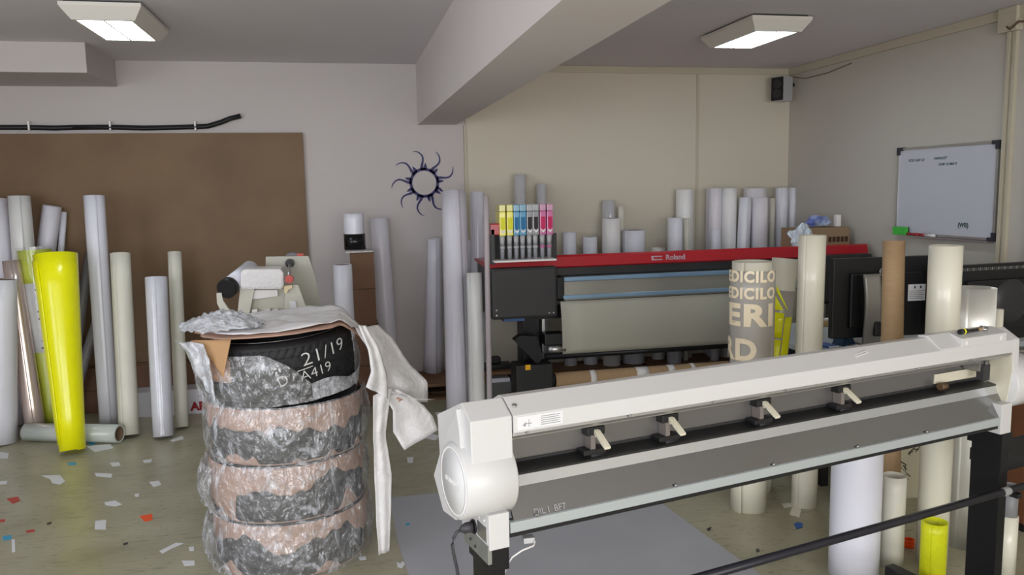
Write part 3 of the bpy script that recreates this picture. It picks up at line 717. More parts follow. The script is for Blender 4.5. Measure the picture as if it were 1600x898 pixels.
wtext('VOLF GAF LU', .026, .345, .51, shear=.2); wtext('VAPENOST', .024, .10, .515, shear=.2); wtext('DOM  KOMATI', .024, .055, .475, shear=.2)
wtext('(WB)', .04, -.14, .085, bold=.0015)
MB().box((-.06,Y0+.02,-.014),(0,Y1-.25,-.002),.002) .build('pen_tray', alu, wb)
zt_ = 1.23-.0015
er = thing('board_eraser', 'bright green eraser standing in the whiteboard\'s tray at its left corner', 'eraser', (RIGHT-.047, 4.93, zt_))
MB().box((-.012,-.065,0),(.015,.065,.055),.004).build('eraser_body', mat('green foam', (70,190,70), .7), er)
MB().box((.0155,-.065,0),(.0185,.065,.055)).build('felt_pad', black_m, er)
for k,(yy,l) in enumerate(((4.80,'red marker lying in the tray next to the green eraser'),(4.66,'red and white marker lying in the tray, further from the eraser'))):
    t = thing('marker', l, 'marker', (RIGHT-.042, yy, zt_), group='red markers in the tray')
    MB().cyl((0,-.06,.010),(0,.03,.010),.009,n=16).build('barrel', white_pl if k else mat('marker red', (170,40,50), .4), t)
    MB().cyl((0,.03,.010),(0,.06,.010),.010,n=16).build('cap', mat('marker red', (170,40,50), .4), t)

# ------------------------------------------------------------------ wrapped tyres
TC = aty(452, 720, 3.62); TX, TY_ = TC.x, 3.62
def tyre_mesh(Rr=.325, W=.235, rin=.215):
    h = W/2
    prof = [(rin,-h*.62),(rin+.012,-h*.72),(rin+.05,-h*.98),(rin+.075,-h),(Rr-.018,-h*.93),(Rr-.004,-h*.82)]
    nt_ = 22
    for i in range(nt_+1): 
        t = -1+2*i/nt_; prof.append((Rr-.006*t*t, t*h*.78))
    prof += [(Rr-.004,h*.82),(Rr-.018,h*.93),(rin+.075,h),(rin+.05,h*.98),(rin+.012,h*.72),(rin,h*.62),(rin-.004,0)]
    lo = 6; hi = 6+nt_
    def disp(a, j):
        if j < lo or j > hi: return 0
        k = j-lo; d = 0
        if k in (5, 11, 17): d = -.009
        k2 = (a*180/PI + (k if k < 11 else 22-k)*.9) % 6
        if (k < 5 or k > 17) and k2 < 1.6: d = min(d,-.006)
        if 5 < k < 17 and ((a*180/PI + k*1.6) % 9) < 1.3: d = min(d,-.004)
        return d
    m = MB(); m.lathe(prof, n=360, close=True, disp=disp); return m
def wrap_shell(r, h0, h1, amp, seed, m_name, parent, mtl, a0=0, a1=2*PI, bulge=.015, nn=120, nz=12, jag=None, th=.0012):
    m = MB()
    full = (a1-a0) > 6.2
    def P(u, v):
        a = a0+(a1-a0)*u
        lo, hi = h0, h1
        if jag: lo, hi = jag(a)
        z = lo+(hi-lo)*v
        f = (z-h0)/(h1-h0)
        q = Vector((math.cos(a)*2.4, math.sin(a)*2.4, z*5+seed))
        n1 = noise.noise(q*1.3); n2 = abs(noise.noise(Vector((a*9+z*14, z*20-a*4, seed))))
        n3 = abs(noise.noise(Vector((a*22-z*30, z*38, seed*2))))
        rr = r + bulge*math.sin(PI*min(1,max(0,f)))+amp*n1*.9-amp*.7*n2-amp*.35*n3
        return (rr*math.cos(a), rr*math.sin(a), z+amp*.4*n1)
    m.sheet(P, nn, nz, th); return m.build(m_name, mtl, parent)
labels = ['bottom tyre of the wrapped stack, resting on the floor', 'second tyre from the floor in the wrapped stack', 'third tyre up, under the unwrapped top one', 'top tyre of the stack, wrap torn open showing black tread with chalk writing']
H1 = .247
for i in range(4):
    z0 = i*H1
    ox_ = [0,-.004,.004,-.012][i]
    t = thing('wrapped_tyre', labels[i], 'tyre', (TX+ox_, TY_, z0), [0,.4,.9,0][i] if i < 3 else 0, group='tyres stacked and wrapped in film')
    if i == 3: t.rotation_euler = (0, R(-3.0), 0); t.location.z += .016
    o = tyre_mesh().build('tyre', rubber, t); o.location = (0,0,.12)
    if i < 3:
        t.rotation_euler = (0,0,0)
        sd_ = i*3.7+1
        def jag(a, i=i):   # ragged kraft band: covers the upper part, torn lower edge
            n = noise.noise(Vector((a*1.6, i*5.1, 0)))+.4*noise.noise(Vector((a*6, i*3., 2)))
            lo = .155+.10*n - (.10 if i == 1 and a < -PI*.70 else 0)
            return (max(.03,min(.2,lo)), .236)
        wrap_shell(.331, 0, .24, .003, sd_, 'cardboard_wrap', t, corr, a0=-PI-.3, a1=.3, bulge=.006, jag=jag, th=.002)
        def jag2(a, i=i):
            n = noise.noise(Vector((a*2.3, i*7.1, 4)))+.3*noise.noise(Vector((a*8, i*3., 2)))
            return (.004, max(.008, -.005+.13*n))
        wrap_shell(.331, 0, .24, .003, sd_+9, 'cardboard_wrap', t, corr, a0=-PI-.3, a1=.3, bulge=.004, jag=jag2, th=.002, nz=4)
        wrap_shell(.346, -.002, .247, .018, sd_, 'stretch_film', t, film_a, nn=220, nz=18, th=0)
        if i in (0,1): 
            wrap_shell(.372, .02+.0*i, .22, .03, sd_+7, 'loose_film_flap', t, film_a, a0=-PI*1.12, a1=-PI*.80, nn=50, nz=14, th=0)
    else:
        # torn film covering the lower left, kraft strip and chalk marks
        def jg(a):
            f = (a+PI*1.05)/(PI*.73)
            top = .205 if f < .70 else .205-.19*min(1,((f-.70)/.30))**1.4
            return (-.012, max(.02, top))
        wrap_shell(.343, 0, .24, .020, 21, 'torn_film', t, film_a, a0=-PI*1.05, a1=-PI*.32, nn=140, nz=18, jag=jg, th=0)
        wrap_shell(.339, 0, .24, .012, 5, 'torn_film', t, film_b, a0=-PI*.36, a1=.4, nn=90, nz=8, th=0, jag=lambda a: (-.01,.05+.02*math.sin(a*5)+.09*max(0,(a+.55))))
        wrap_shell(.3345, 0, .24, .003, 8, 'cardboard_wrap', t, corr, a0=-PI*1.0, a1=-PI*.66, nn=50, nz=5, jag=lambda a: (.10, .242-.03*noise.noise(Vector((a*9,0,0)))-.10*max(0,(a+PI*.80))), th=.002)
        wrap_text('21/19', .078, .326, R(-50), .172, chalk, t, name='chalk_writing', bold=-.0012, sx=1.30, tilt=.14)
        wrap_text('A419', .060, .326, R(-59), .10, chalk, t, name='chalk_writing', bold=-.001, sx=1.15, tilt=.14)
        wrap_text('D', .06, .326, R(-84), .085, chalk, t, name='chalk_writing', bold=-.0005, tilt=.3)
        wrap_text('____', .035, .326, R(-68), .136, chalk, t, name='chalk_writing', bold=.0006, tilt=.16, spacing=.9)
        # pale bead edge seen under the cover
        m = MB(); m.lathe([(.252,.2385),(.258,.2385),(.258,.2405),(.252,.2405)], n=80, close=True); m.build('bead_edge', alu, t)
ZT = 4*H1+.008
# kraft cover sheet over the top, drooping at its left and right
def ndisk(u, v, rmax, seed, amp=.05):
    a = u*2*PI; r = rmax*v*(1+amp*noise.noise(Vector((math.cos(a)*2, math.sin(a)*2, seed)))+amp*.5*noise.noise(Vector((a*5,0,seed))))
    return r*math.cos(a), r*math.sin(a)
cv = thing('cardboard_cover', 'torn kraft cardboard sheet lying over the top tyre, drooping at its left', 'cardboard sheet', (TX, TY_, ZT))
def cover(u, v):
    x, y = ndisk(u, v, .36, 3, .08); y = y*.98
    z = .028+.055*(x+.1) +.012*noise.noise(Vector((x*4,y*4,1)))
    if x > .26: z -= (x-.26)*1.0
    return (x, y+.035, z)
MB().sheet(cover, 72, 12, .003).build('sheet', corr, cv)
m = MB(); m.sheet(lambda u,v: (-.345+u*.17*(1-v*.75)+v*.10+.0, -.20-.10*u-.075*v*1.0-.0, .015+.012*u-.17*v*(.55+.25*u)), 14, 10, .003); m.build('hanging_flap', mat('kraft flap', (190,150,108), .8, var=.06), cv)
fs = thing('foam_sheet', 'white foam wrapping sheet spread over the cardboard cover on the tyres', 'foam sheet', (TX, TY_, ZT))
def foam(u, v):
    x, y = ndisk(u, v, .35, 9, .07)
    x, y = x*.97, y*.93+.02
    z = .036+.055*(x+.1)+.012*noise.noise(Vector((x*4,y*4,1)))+.022*abs(noise.noise(Vector((x*7,y*7,3))))
    if x > .26: z -= (x-.26)*1.0
    return (x, y+.035, z)
MB().sheet(foam, 72, 14, .002).build('sheet', foam_m, fs)
# drape of foam at the right
dr = thing('foam_drape', 'translucent white foam sheet falling off the right side of the tyre stack', 'foam sheet', (TX, TY_, ZT))
def drape(x0,y0,x1,y1, pts, name, mtl, seed, amp=.02, parent=dr, nv=16):
    """a hanging sheet between two poly-lines given in pixels at depth"""
def hang(pl, pr_, name, mtl, parent, seed, amp=.012, nu=10, nv=26, th=.0015):
    def at(pp, v):
        k = v*(len(pp)-1); i = min(int(k), len(pp)-2); f = k-i
        return pp[i].lerp(pp[i+1], f)
    base = parent.matrix_world.translation if False else parent.location
    def P(u, v):
        a = at(pl, v); b = at(pr_, v); p = a.lerp(b, u)
        n = noise.noise(Vector((p.x*9, p.z*9, seed)))+.4*noise.noise(Vector((p.x*30, p.z*22, seed)))
        return p+Vector((.3*amp*n, amp*n*1.6-amp*math.sin(u*PI*3+seed)*.6, 0))-base
    m = MB(); m.sheet(P, nu, nv, th); return m.build(name, mtl, parent)
Yd = 3.44
def pp(l): return [aty(x, y, Y) for x,y,Y in l]
foam_t = film_mat('foam film', white=(240,238,238), base=.78, lo=.35, hi=.6, scale=6, amax=.97, rough=.6, bump=.5)
hang(pp([(556,512,3.50),(572,540,3.44),(582,575,3.40),(588,605,3.40),(596,628,3.40)]), pp([(590,508,3.60),(612,527,3.60),(640,568,3.58),(668,596,3.56),(668,628,3.54)]), 'upper_fold', foam_t, dr, 3, .016)
hang(pp([(560,508,3.34),(575,545,3.31),(580,580,3.31),(572,604,3.30)]), pp([(572,508,3.36),(592,545,3.34),(604,585,3.34),(606,622,3.34)]), 'front_fold', foam_t, dr, 6, .010)
hang(pp([(583,618,3.33),(583,680,3.33),(585,750,3.32),(588,815,3.32),(592,866,3.31)]), pp([(612,606,3.36),(602,680,3.35),(612,740,3.34),(611,800,3.34),(608,862,3.33)]), 'long_strip', foam_t, dr, 9, .007)
hang(pp([(598,612,3.37),(614,640,3.36),(614,675,3.36),(632,702,3.36)]), pp([(640,618,3.40),(662,634,3.40),(676,650,3.40),(684,672,3.40)]), 'square_flap', foam_t, dr, 2, .006, nv=12)
hang(pp([(606,612,3.39),(620,618,3.39),(634,624,3.40)]), pp([(622,608,3.40),(650,624,3.41),(680,624,3.42)]), 'small_flap', foam_t, dr, 5, .006, nv=8)
tag(hang(pp([(604,630,3.38),(612,622,3.38),(622,620,3.38)]), pp([(606,634,3.38),(614,633,3.38),(630,624,3.38)]), 'kraft_scrap', corr, dr, 5, .002, nv=4), 'brown kraft scrap')
# loose film heap at the left on top and side
tf = thing('loose_film', 'crumpled clear film bunched over the left rim of the tyre stack', 'plastic film', (TX-.24, 3.50, ZT+.03))
def heap(u, v):
    a = u*2*PI; r = v*(1+.2*noise.noise(Vector((math.cos(a)*2,math.sin(a)*2,0))))
    x, y = r*math.cos(a)*.17, r*math.sin(a)*.12
    return (x+.01, y, .062*(1-v**2)+.022*abs(noise.noise(Vector((x*26,y*26,2))))+.012*noise.noise(Vector((x*60,y*60,2)))+.02)
MB().sheet(heap, 70, 22, .001).build('film_heap', film_b, tf)
tf2 = thing('torn_film_tail', 'ragged tail of clear film sticking out left of the top tyre', 'plastic film', (TX-.34, 3.42, ZT-.09))
hang(pp([(272,532,3.40),(290,548,3.40),(300,575,3.40),(318,600,3.40)]), pp([(318,536,3.36),(330,560,3.33),(332,590,3.32),(336,630,3.32)]), 'film_tail', film_b, tf2, 12, .022, nu=18, nv=22, th=.0008)

# ------------------------------------------------------------------ beige unwinder machine behind the tyres
MY = 4.55
def mp_(px, py, y=MY): return aty(px, py, y)
mo = mp_(430, 500); mc = thing('roll_unwinder', 'beige metal roll unwinder with a crank rod, standing on legs behind the tyres', 'machine', (mo.x, MY+.15, 0))
def MP(name, poly, y0, y1, mt_, bev=0, par=mc):
    """outline in the front plane of the machine given in pixels, real thickness y0..y1"""
    P_ = [(mp_(x,y,y0).x-mc.location.x, mp_(x,y,y0).z) for x,y in poly]
    m = MB(); m.prism(P_, y0-mc.location.y, y1-mc.location.y, frame((0,0,0),(1,0,0),(0,0,1),(0,1,0)), bev) if False else m.prism(P_, -(y1-mc.location.y), -(y0-mc.location.y), frame((0,0,0),(1,0,0),(0,0,1)), bev)
    return m.build(name, mt_, par)
bm2 = mat('pale beige metal', (206,204,190), .45)
MP('back_plate', [(415,401),(482,400),(492,430),(500,470),(503,505),(415,505)], MY+.30, MY+.325, mat('side plate beige', (188,186,174), .5), .003)
MP('side_plate', [(445,445),(466,445),(482,490),(490,520),(445,520)], MY+.02, MY+.05, bm2, .003)
MP('side_plate', [(376,440),(400,440),(384,520),(368,520)], MY+.02, MY+.05, bm2, .003)
MP('lower_housing', [(384,450),(445,450),(452,540),(378,540)], MY+.06, MY+.22, mat('lower beige', (196,194,180), .5), .006)
MP('front_rail', [(392,453),(434,453),(434,463),(392,468)], MY+.035, MY+.06, white_pl, .003)
for x0 in (393,413,425): MP('guide_block', [(x0,484),(x0+9,482),(x0+10,505),(x0,505)], MY+.03, MY+.06, white_pl, .002)
MP('white_card', [(452,470),(462,470),(466,496),(456,496)], MY+.012, MY+.02, paper_m)
m_ = MP('wrapped_bale', [(376,424),(382,420),(438,420),(443,426),(444,446),(440,452),(378,452),(375,446)], MY-.02, MY+.16, mat('bubble wrapped white', (226,224,224), .3, bump=.5, bscale=60, coat=.5), .012)
MP('roll_hook', [(338,458),(346,457),(348,470),(356,482),(368,492),(370,500),(360,498),(346,488),(339,474)], MY+.0, MY+.02, bm2, .002)
a = mp_(358,448,MY+.02); b = mp_(392,420,MY+.25)
m = MB(); m.cyl(a-mc.location, b-mc.location, .050, n=36); m.build('media_roll', vinyl[0], mc)
d = (b-a).normalized(); m = MB(); m.cyl(a-d*.035-mc.location, a+d*.012-mc.location, .054, n=36); m.build('roll_end', black_m, mc)
a = mp_(453,411,MY+.29); b = mp_(452,433,MY-.03)
m = MB(); m.tube([a-mc.location, (a*.5+b*.5)-mc.location, b-mc.location], .010, 12); m.build('crank_rod', alu, mc)
m = MB(); m.cyl(a-mc.location, a-mc.location+Vector((0,-.02,0)), .026, n=24); m.build('rod_bearing', black_m, mc)
m = MB(); m.cyl(b-mc.location+Vector((0,.03,-.012)), b-mc.location+Vector((0,-.03,-.008)), .022, n=24); m.build('red_knob', mat('knob red', (190,60,50), .4), mc)
MP('latch', [(443,447),(456,445),(457,450),(450,452),(449,458),(444,458)], MY+.0, MY+.02, mat('yellowed plastic', (230,214,170), .4), .002)
m = MB(); a = mp_(456,402,MY+.3); m.cyl(a-mc.location+Vector((0,.03,-.03)), a-mc.location+Vector((0,.10,-.03)), .055, n=30); m.build('drum_motor', mat('grey motor', (110,108,112), .5), mc)
MP('red_tab', [(464,396),(474,396),(474,401),(464,401)], MY+.31, MY+.33, mat('knob red', (190,60,50), .4))
x0, x1 = mp_(384,500).x-mc.location.x, mp_(484,500).x-mc.location.x
for sx in (x0, x1):
    for sy in (-.08, .17): MB().box((sx-.02,sy-.02,0),(sx+.02,sy+.02,mp_(400,530).z),.003).build('leg', bm2, mc)
zb = mp_(400,530).z
MB().box((x0-.02,-.10,zb-.03),(x1+.02,.19,zb)).build('leg_frame', bm2, mc)

# ------------------------------------------------------------------ vinyl cutter (plotter) in the foreground
PA = R(13.3); pu = Vector((math.cos(PA), math.sin(PA), 0)); pv = Vector((-math.sin(PA), math.cos(PA), 0))
PO = atz(785, 620, 1.1); PO.z = 0
pl = thing('vinyl_cutter', 'long white vinyl cutting plotter on a black stand across the foreground', 'plotter', mtx=frame(PO, pu, pv))
UR = 1.89
def LP(name, poly, u0, u1, m, bev=.0, par=pl):
    """profile polygon (v,z) extruded along the plotter's length"""
    x = MB(); x.prism(poly, u0, u1, frame((0,0,0),(0,1,0),(0,0,1)), bev); return x.build(name, m, par)
def LB(name, a, b, m, bev=0, par=pl): return MB().box(a, b, bev).build(name, m, par)
cov = mat('plotter white', (206,205,204), .35, bump=.03, bscale=500, coat=.1)
LP('top_cover', [(0,1.10),(-.055,1.066),(-.056,1.024),(-.050,1.022),(-.046,1.05),(.02,1.06),(.16,1.01),(.17,1.03),(.03,1.098)], .002, UR-.03, cov, .0015)
LP('cover_lip', [(-.050,1.024),(-.053,1.016),(-.046,1.008),(-.02,1.008),(-.02,1.024)], .002, UR-.03, alu, .001)
LP('rear_body', [(.045,1.02),(.045,.915),(.10,.85),(.10,.78),(.16,.78),(.17,1.00),(.10,1.03)], .0, UR-.03, darkgrey)
LP('gantry_beam', [(.035,.985),(.035,.925),(.045,.918),(.055,.985)], .002, UR-.05, mat('gantry metal', (128,126,126), .35, metal=.7), .002)
LP('carriage_rail', [(-.01,1.008),(-.01,.992),(.05,.992),(.05,1.018),(.0,1.018)], .002, UR-.05, alu, .002)
LP('grit_platen', [(.055,.912),(.055,.902),(-.002,.893),(-.004,.903)], .0, UR-.03, mat('dark platen', (54,54,54), .35, metal=.3))
LP('bright_apron', [(-.001,.9035),(-.0115,.8725),(-.007,.872),(.006,.899)], .0, UR-.03, mat('apron reflection steel', (205,208,212), .22, metal=.8), 0)  # steel colour lightened to paint the window reflection on the apron's upper band
LP('lower_apron', [(-.0115,.8722),(-.036,.832),(-.0525,.805),(-.046,.803),(-.006,.868)], .0, UR-.03, mat('apron grey steel', (148,149,150), .17, metal=.9, bump=.02, bscale=8))
LP('front_rail', [(-.0525,.806),(-.058,.804),(-.058,.779),(-.04,.775),(-.04,.806)], -.012, UR-.075, mat('pale rail', (184,191,193), .35, metal=.3), .001)
LP('stand_beam', [(-.05,.776),(-.05,.765),(.03,.765),(.03,.776)], -.03, UR-.03, black_m)
# left pod
LP('left_end_cap', [(0,1.10),(-.056,1.067),(-.058,.955),(.02,.95),(.16,.90),(.17,1.03)], -.108, -.0015, cov, .003)
LP('left_side_plate', [(.004,1.085),(-.01,1.04),(-.04,.85),(.03,.80),(.118,.792),(.182,.866),(.10,.98)], -.119, -.104, cov, .003)
def drum(u0, u1, name):
    m = MB(); m.lathe([(0,u0),(.0895,u0),(.0925,u0+.004),(.0925,u1-.004),(.0895,u1),(0,u1)], frame((0,.013,.907),(0,1,0),(0,0,1)), n=72); return m.build(name, cov, pl)
drum(-.128, .004, 'left_drum')
m = MB(); m.lathe([(.078,-.1295),(.0845,-.1295),(.0845,-.1275),(.078,-.1275)], frame((0,.013,.907),(0,1,0),(0,0,1)), n=64, close=True); m.build('drum_rim', white_pl, pl)
m = MB(); m.lathe([(0,-.1290),(.079,-.1290),(.079,-.1275),(0,-.1275)], frame((0,.013,.907),(0,1,0),(0,0,1)), n=64); disc = m.build('drum_disc', mat('disc grey', (214,214,214), .4), pl)
me = text('eracutolor', .024, Matrix(), white_pl, pl, name='disc_lettering', bold=.0004); me.matrix_local = frame((-.1295,.013,.905),(0,-1,0),(0,0,1))
LB('left_lower_box', (-.069,-.06,.747), (-.016,.115,.835), cov, .002)
LB('left_bracket', (-.072,-.058,.712), (-.066,.10,.757), galv, .001)
LB('left_bracket', (-.068,-.057,.712), (-.062,-.045,.748), galv)
for vv,zz in ((.05,.735),(.02,.728),(.085,.738)): MB().cyl((-.0715,vv,zz),(-.0745,vv,zz),.004,n=12).build('screw', darkgrey, pl)
MB().cyl((-.0695,.032,.774),(-.0735,.032,.774),.018,n=24).build('power_socket', black_m, pl)
for vv,zz in ((-.035,.815),(.085,.805),(-.005,.812)): MB().cyl((-.0695,vv,zz),(-.072,vv,zz),.003,n=12).build('screw', white_pl, pl)
LB('rating_plate', (-.0705,-.045,.762), (-.0685,.010,.80), alu)
# right pod
LP('right_end_cap', [(0,1.10),(-.056,1.067),(-.058,.955),(.02,.95),(.16,.90),(.17,1.03)], UR-.029, UR+.0, cov, .003)
drum(UR-.028, UR+.10, 'right_drum')
LP('right_inner_plate', [(-.05,1.03),(-.055,.96),(-.04,.84),(.04,.80),(.10,.85),(.12,1.02)], UR-.031, UR-.026, cream_pl)
LB('right_lower_box', (UR-.080,-.06,.747), (UR-.026,.115,.850), cov, .002)
LB('inner_slot', (UR-.0815,-.02,.79), (UR-.0795,-.01,.84), darkgrey)
# legs, feet, bars
for u0, n in ((-.066,'l'), (UR-.058,'r')):
    LB('stand_leg', (u0,-.053,.07), (u0+.040,.055,.747), blackmt, .002)
    LB('leg_bracket', (u0-.004,-.056,.69), (u0+.05,.07,.746), blackmt, .002)
    LB('stand_foot', (u0-.004,-.36,.04), (u0+.044,.385,.085), black_m, .004)
    for vv in (-.32,.345): MB().lathe([(0,0),(.02,0),(.02,.028),(.012,.04),(0,.04)], Matrix.Translation((u0+.02,vv,0)), n=20).build('foot_pad', black_m, pl)
tag(LB('barcode_sticker', (UR-.0592,-.035,.690), (UR-.0580,.020,.722), paper_m), 'white barcode sticker')
for k in range(11): LB('barcode_print', (UR-.0598,-.018+k*.003,.697), (UR-.0591,-.0165+k*.003+(k%3)*.0004,.713), black_m)
m = MB(); m.cyl((-.12,-.10,.559),(2.12,-.10,.567),.0125,n=20); m.build('media_bar', mat('dark blue black bar', (34,34,42), .35), pl)
for uu in (-.05, UR-.04): LB('bar_holder', (uu-.012,-.112,.535), (uu+.012,-.05,.55), black_m)
m = MB(); m.lathe([(.0127,1.775),(.0150,1.785),(.0150,1.80),(.0127,1.81)], frame((0,-.10,.5655),(0,1,0),(0,0,1)), n=16); m.build('tape_wrap', mat('grey tape', (150,150,150), .5), pl)
LB('rear_shelf', (UR+.0,-.04,.60), (UR+.35,.10,.645), black_m, .003)
LB('stand_crossbar', (.0,.01,.14), (UR-.06,.05,.19), blackmt, .003)
# raised block on the cover, pinch levers, seam, stickers
LP('control_block', [(-.054,1.060),(-.0535,1.094),(-.004,1.108),(.03,1.104),(.03,1.08)], 1.60, 1.825, cov, .003)
LP('block_ramp', [(-.054,1.062),(-.0535,1.070),(-.004,1.108),(.03,1.104),(.03,1.08)], 1.50, 1.601, cov, .001)
LB('block_window', (1.618,-.0555,1.072), (1.626,-.053,1.086), white_pl, .001)
LB('block_window', (1.790,-.0555,1.072), (1.798,-.053,1.086), white_pl, .001)
lev = mat('lever ivory', (224,218,196), .4)
for ul in (.270,.505,.835,1.155):
    rt = LB('pinch_roller_block', (ul-.03,.005,.962), (ul+.024,.036,.985), black_m, .003)
    LB('roller_arm', (ul-.022,.0,.925), (ul-.008,.034,.965), mat('arm grey', (120,112,108), .5), .001, rt)
    LB('roller_shoe', (ul-.045,-.004,.915), (ul+.022,.034,.928), black_m, .002, rt)
    MB().cyl((ul-.02,.010,.909),(ul+.02,.010,.909),.0075,n=16).build('pinch_wheel', rubber, rt)
    m = MB(); q = frame((ul-.002,.004,.974),(1,0,0),(0,-math.cos(R(30)),-math.sin(R(30))))
    m.box((-.0085,0,-.004),(.0085,.062,.004),.0015,q); m.box((-.008,-.006,-.003),(.006,.012,.010),.001,q)
    for k in range(5): m.box((-.0088,.022+k*.007,-.0045),(-.0078,.026+k*.007,.0042),0,q)
    m.build('lever', lev, rt)
LB('cover_label', (.012,-.0568,1.030), (.135,-.0555,1.062), mat('label paper', (222,222,224), .5))
tx_ = mat('label grey print', (150,150,152), .6)
for k in range(5): LB('label_print', (.075,-.0572,1.055-k*.005), (.128-.004*(k%2),-.0567,1.0568-k*.005), tx_)
m = MB(); m.prism([(.025,1.040),(.034,1.048),(.034,1.044),(.050,1.044),(.050,1.042),(.034,1.042),(.034,1.036)], .0566, .0572, frame((0,0,0),(1,0,0),(0,0,1))); m.build('label_arrow', tx_, pl)
LB('label_print', (.042,-.0572,1.034), (.0435,-.0567,1.053), tx_)
MB().cyl((.018,-.03,1.083),(.018,-.031,1.086),.006,n=16).build('seam_button', alu, pl)
for ul in (.04,.33,.60,.86,1.12,1.4,1.65): MB().cyl((ul,-.0565,1.022),(ul,-.060,1.022),.0035,n=12).build('lip_stud', alu, pl)
for ul in (.06,.475,.815,1.145,1.45): MB().cyl((ul,-.0525,.812),(ul,-.060,.810),.004,n=12).build('apron_screw', alu, pl)
me = text('DIL I  BF7', .022, Matrix(), mat('faint grey print', (150,149,150), .5), pl, name='apron_lettering', bold=.0004, th=.0002); me.matrix_local = frame((.10,-.0485,.8145),(1,0,0),(0,.52,.854))
# carriage near the right end
LB('cutting_carriage', (UR-.16,-.03,.965), (UR-.11,.03,1.01), steel, .003)
LB('carriage_head', (UR-.15,-.04,.935), (UR-.12,-.01,.99), darkgrey, .003)
MB().cyl((UR-.135,-.034,.93),(UR-.135,-.034,1.005),.004,n=12).build('blade_holder', alu, pl)
LB('inner_light_plate', (UR-.30,.028,.93), (UR-.03,.034,.962), cream_pl, .001)
MB().cyl((UR-.30,.010,.925),(UR-.27,.010,.925),.012,n=16).build('end_roller', mat('brown roller', (92,72,50), .5), pl)
# cords
W = pl.matrix_world
pc = thing('power_cord', 'dark grey power cord plugged into the plotter\'s left end and hanging down', 'power cord', W @ Vector((-.10,.045,.40)))
def lc(u,v,z): return W @ Vector((u,v,z)) - pc.location
MB().tube([lc(-.0745,.032,.774),lc(-.09,.034,.774),lc(-.104,.036,.770)], [.014,.013,.008], 12).build('plug', mat('cord grey', (62,60,64), .5), pc)
MB().tube([lc(-.102,.036,.771),lc(-.114,.038,.765),lc(-.122,.039,.752),lc(-.125,.040,.735),lc(-.122,.041,.710),lc(-.114,.043,.67),lc(-.106,.044,.61),lc(-.115,.045,.45),lc(-.14,.03,.25),lc(-.16,-.02,.06),lc(-.20,-.08,.012),lc(-.3,-.2,.008)], .0042, 10).build('cord', mat('cord grey', (62,60,64), .5), pc)
wc = thing('white_cable', 'thin white cable looping from the plotter\'s underside near its left leg', 'cable', W @ Vector((0,-.03,.74)))
def lw(u,v,z): return W @ Vector((u,v,z)) - wc.location
MB().tube([lw(.056,-.03,.742),lw(.062,-.04,.735),lw(.055,-.045,.728),lw(.02,-.052,.727),lw(-.005,-.05,.715),lw(-.018,-.045,.695),lw(-.02,-.03,.66),lw(-.02,.0,.5),lw(-.02,.02,.2)], .0022, 8).build('cord', white_pl, wc)
MB().box((-.012,-.012,-.006),(.016,.012,.008),.002).build('connector', mat('frosted plastic', (190,190,192), .3), wc, loc=lw(.05,-.022,.7365))
# things lying on the control block
kn = thing('utility_knife', 'small black and yellow knife lying on the plotter\'s raised block', 'knife', mtx=W @ frame((1.655,-.028,1.1065),(1,.0,0),(0,1,.28)))
MB().cyl((-.035,0,.005),(.0,0,.005),.0085,n=14).build('handle', black_m, kn); MB().cyl((-.018,0,.005),(-.012,0,.005),.0092,n=14).build('yellow_ring', yellow_v, kn)
MB().cyl((.0,0,.004),(.055,0,.004),.0055,n=12).build('barrel', black_m, kn)
wt = thing('metal_clip', 'small metal clip beside the knife on the plotter', 'clip', mtx=W @ frame((1.745,-.025,1.1080),(1,0,0),(0,1,.28)))
MB().lathe([(.006,0),(.014,.0),(.014,.008),(.006,.008)], n=20, close=True).build('ring', alu, wt); MB().box((-.035,-.006,0),(-.012,.006,.008),.002).build('tongue', kraft, wt)
ca_ = thing('cover_scrap', 'thin pale strip of vinyl lying on top of the plotter\'s cover', 'vinyl strip', mtx=W @ frame((1.18,-.03,1.0835),(1,.25,.15),(0,.85,.526)))
MB().box((-.03,-.002,0),(.03,.002,.001)).build('strip', white_pl, ca_)
MB().box((-.024,.006,0),(.032,.009,.001)).build('strip', white_pl, ca_)

# ------------------------------------------------------------------ right hand rolls
GR = 'rolls standing between the plotter and the desk'
# lettered roll
lp = atz(1170,808,0); lcx = Vector((1.925,3.50,0)); ltop = aty(1176,408,3.50)
mt = axis_mtx(lcx, ltop); LL = (ltop-lcx).length
lr = thing('lettered_roll', 'thick cream roll with grey outer film and pale reflective letters reading EDICILO ERI RD', 'roll', mtx=mt, group=None)
roll_mesh(LL, .092, .098, turns=1.9, pitch=.012, lobe=.0, seam=-2.4).build('cream_sheet', creamy, lr)
roll_mesh(LL-.005, .066, .07, turns=1.4, pitch=.006, seam=-1).build('inner_sheet', creamy, lr)
gf = mat('grey glossy film', (176,171,163), .3, coat=.4)
zb_ = .62
VA = math.atan2(-lcx.y, -lcx.x)   # angle that faces the reader
m = MB(); m.sheet(lambda u,v: ((.1045+.003*v)*math.cos(VA-1.25+u*2.85), (.1045+.003*v)*math.sin(VA-1.25+u*2.85), zb_+(LL-.04-zb_)*v), 48, 6, .0015); m.build('printed_film', gf, lr)
lett = mat('pale reflective letters', (252,236,204), .35, coat=.3)
RL = .1075
def rz_(py): return (aty(1175, py, 3.42).z-.0)
def letters(s_, z_, cap, width, off, b_):
    me = text_mesh(s_, cap/.70, bold=b_, spacing=1.12); w0 = max(v.co.x for v in me.vertices)-min(v.co.x for v in me.vertices); bpy.data.meshes.remove(me)
    wrap_text(s_, cap/.70, RL, VA+off/RL, z_, lett, lr, bold=b_, spacing=1.12, sx=width/w0)
letters('EDICILO', rz_(433), .050, .275, -.012, .0030)
letters('EDICILO', rz_(459), .050, .275, -.012, .0030)
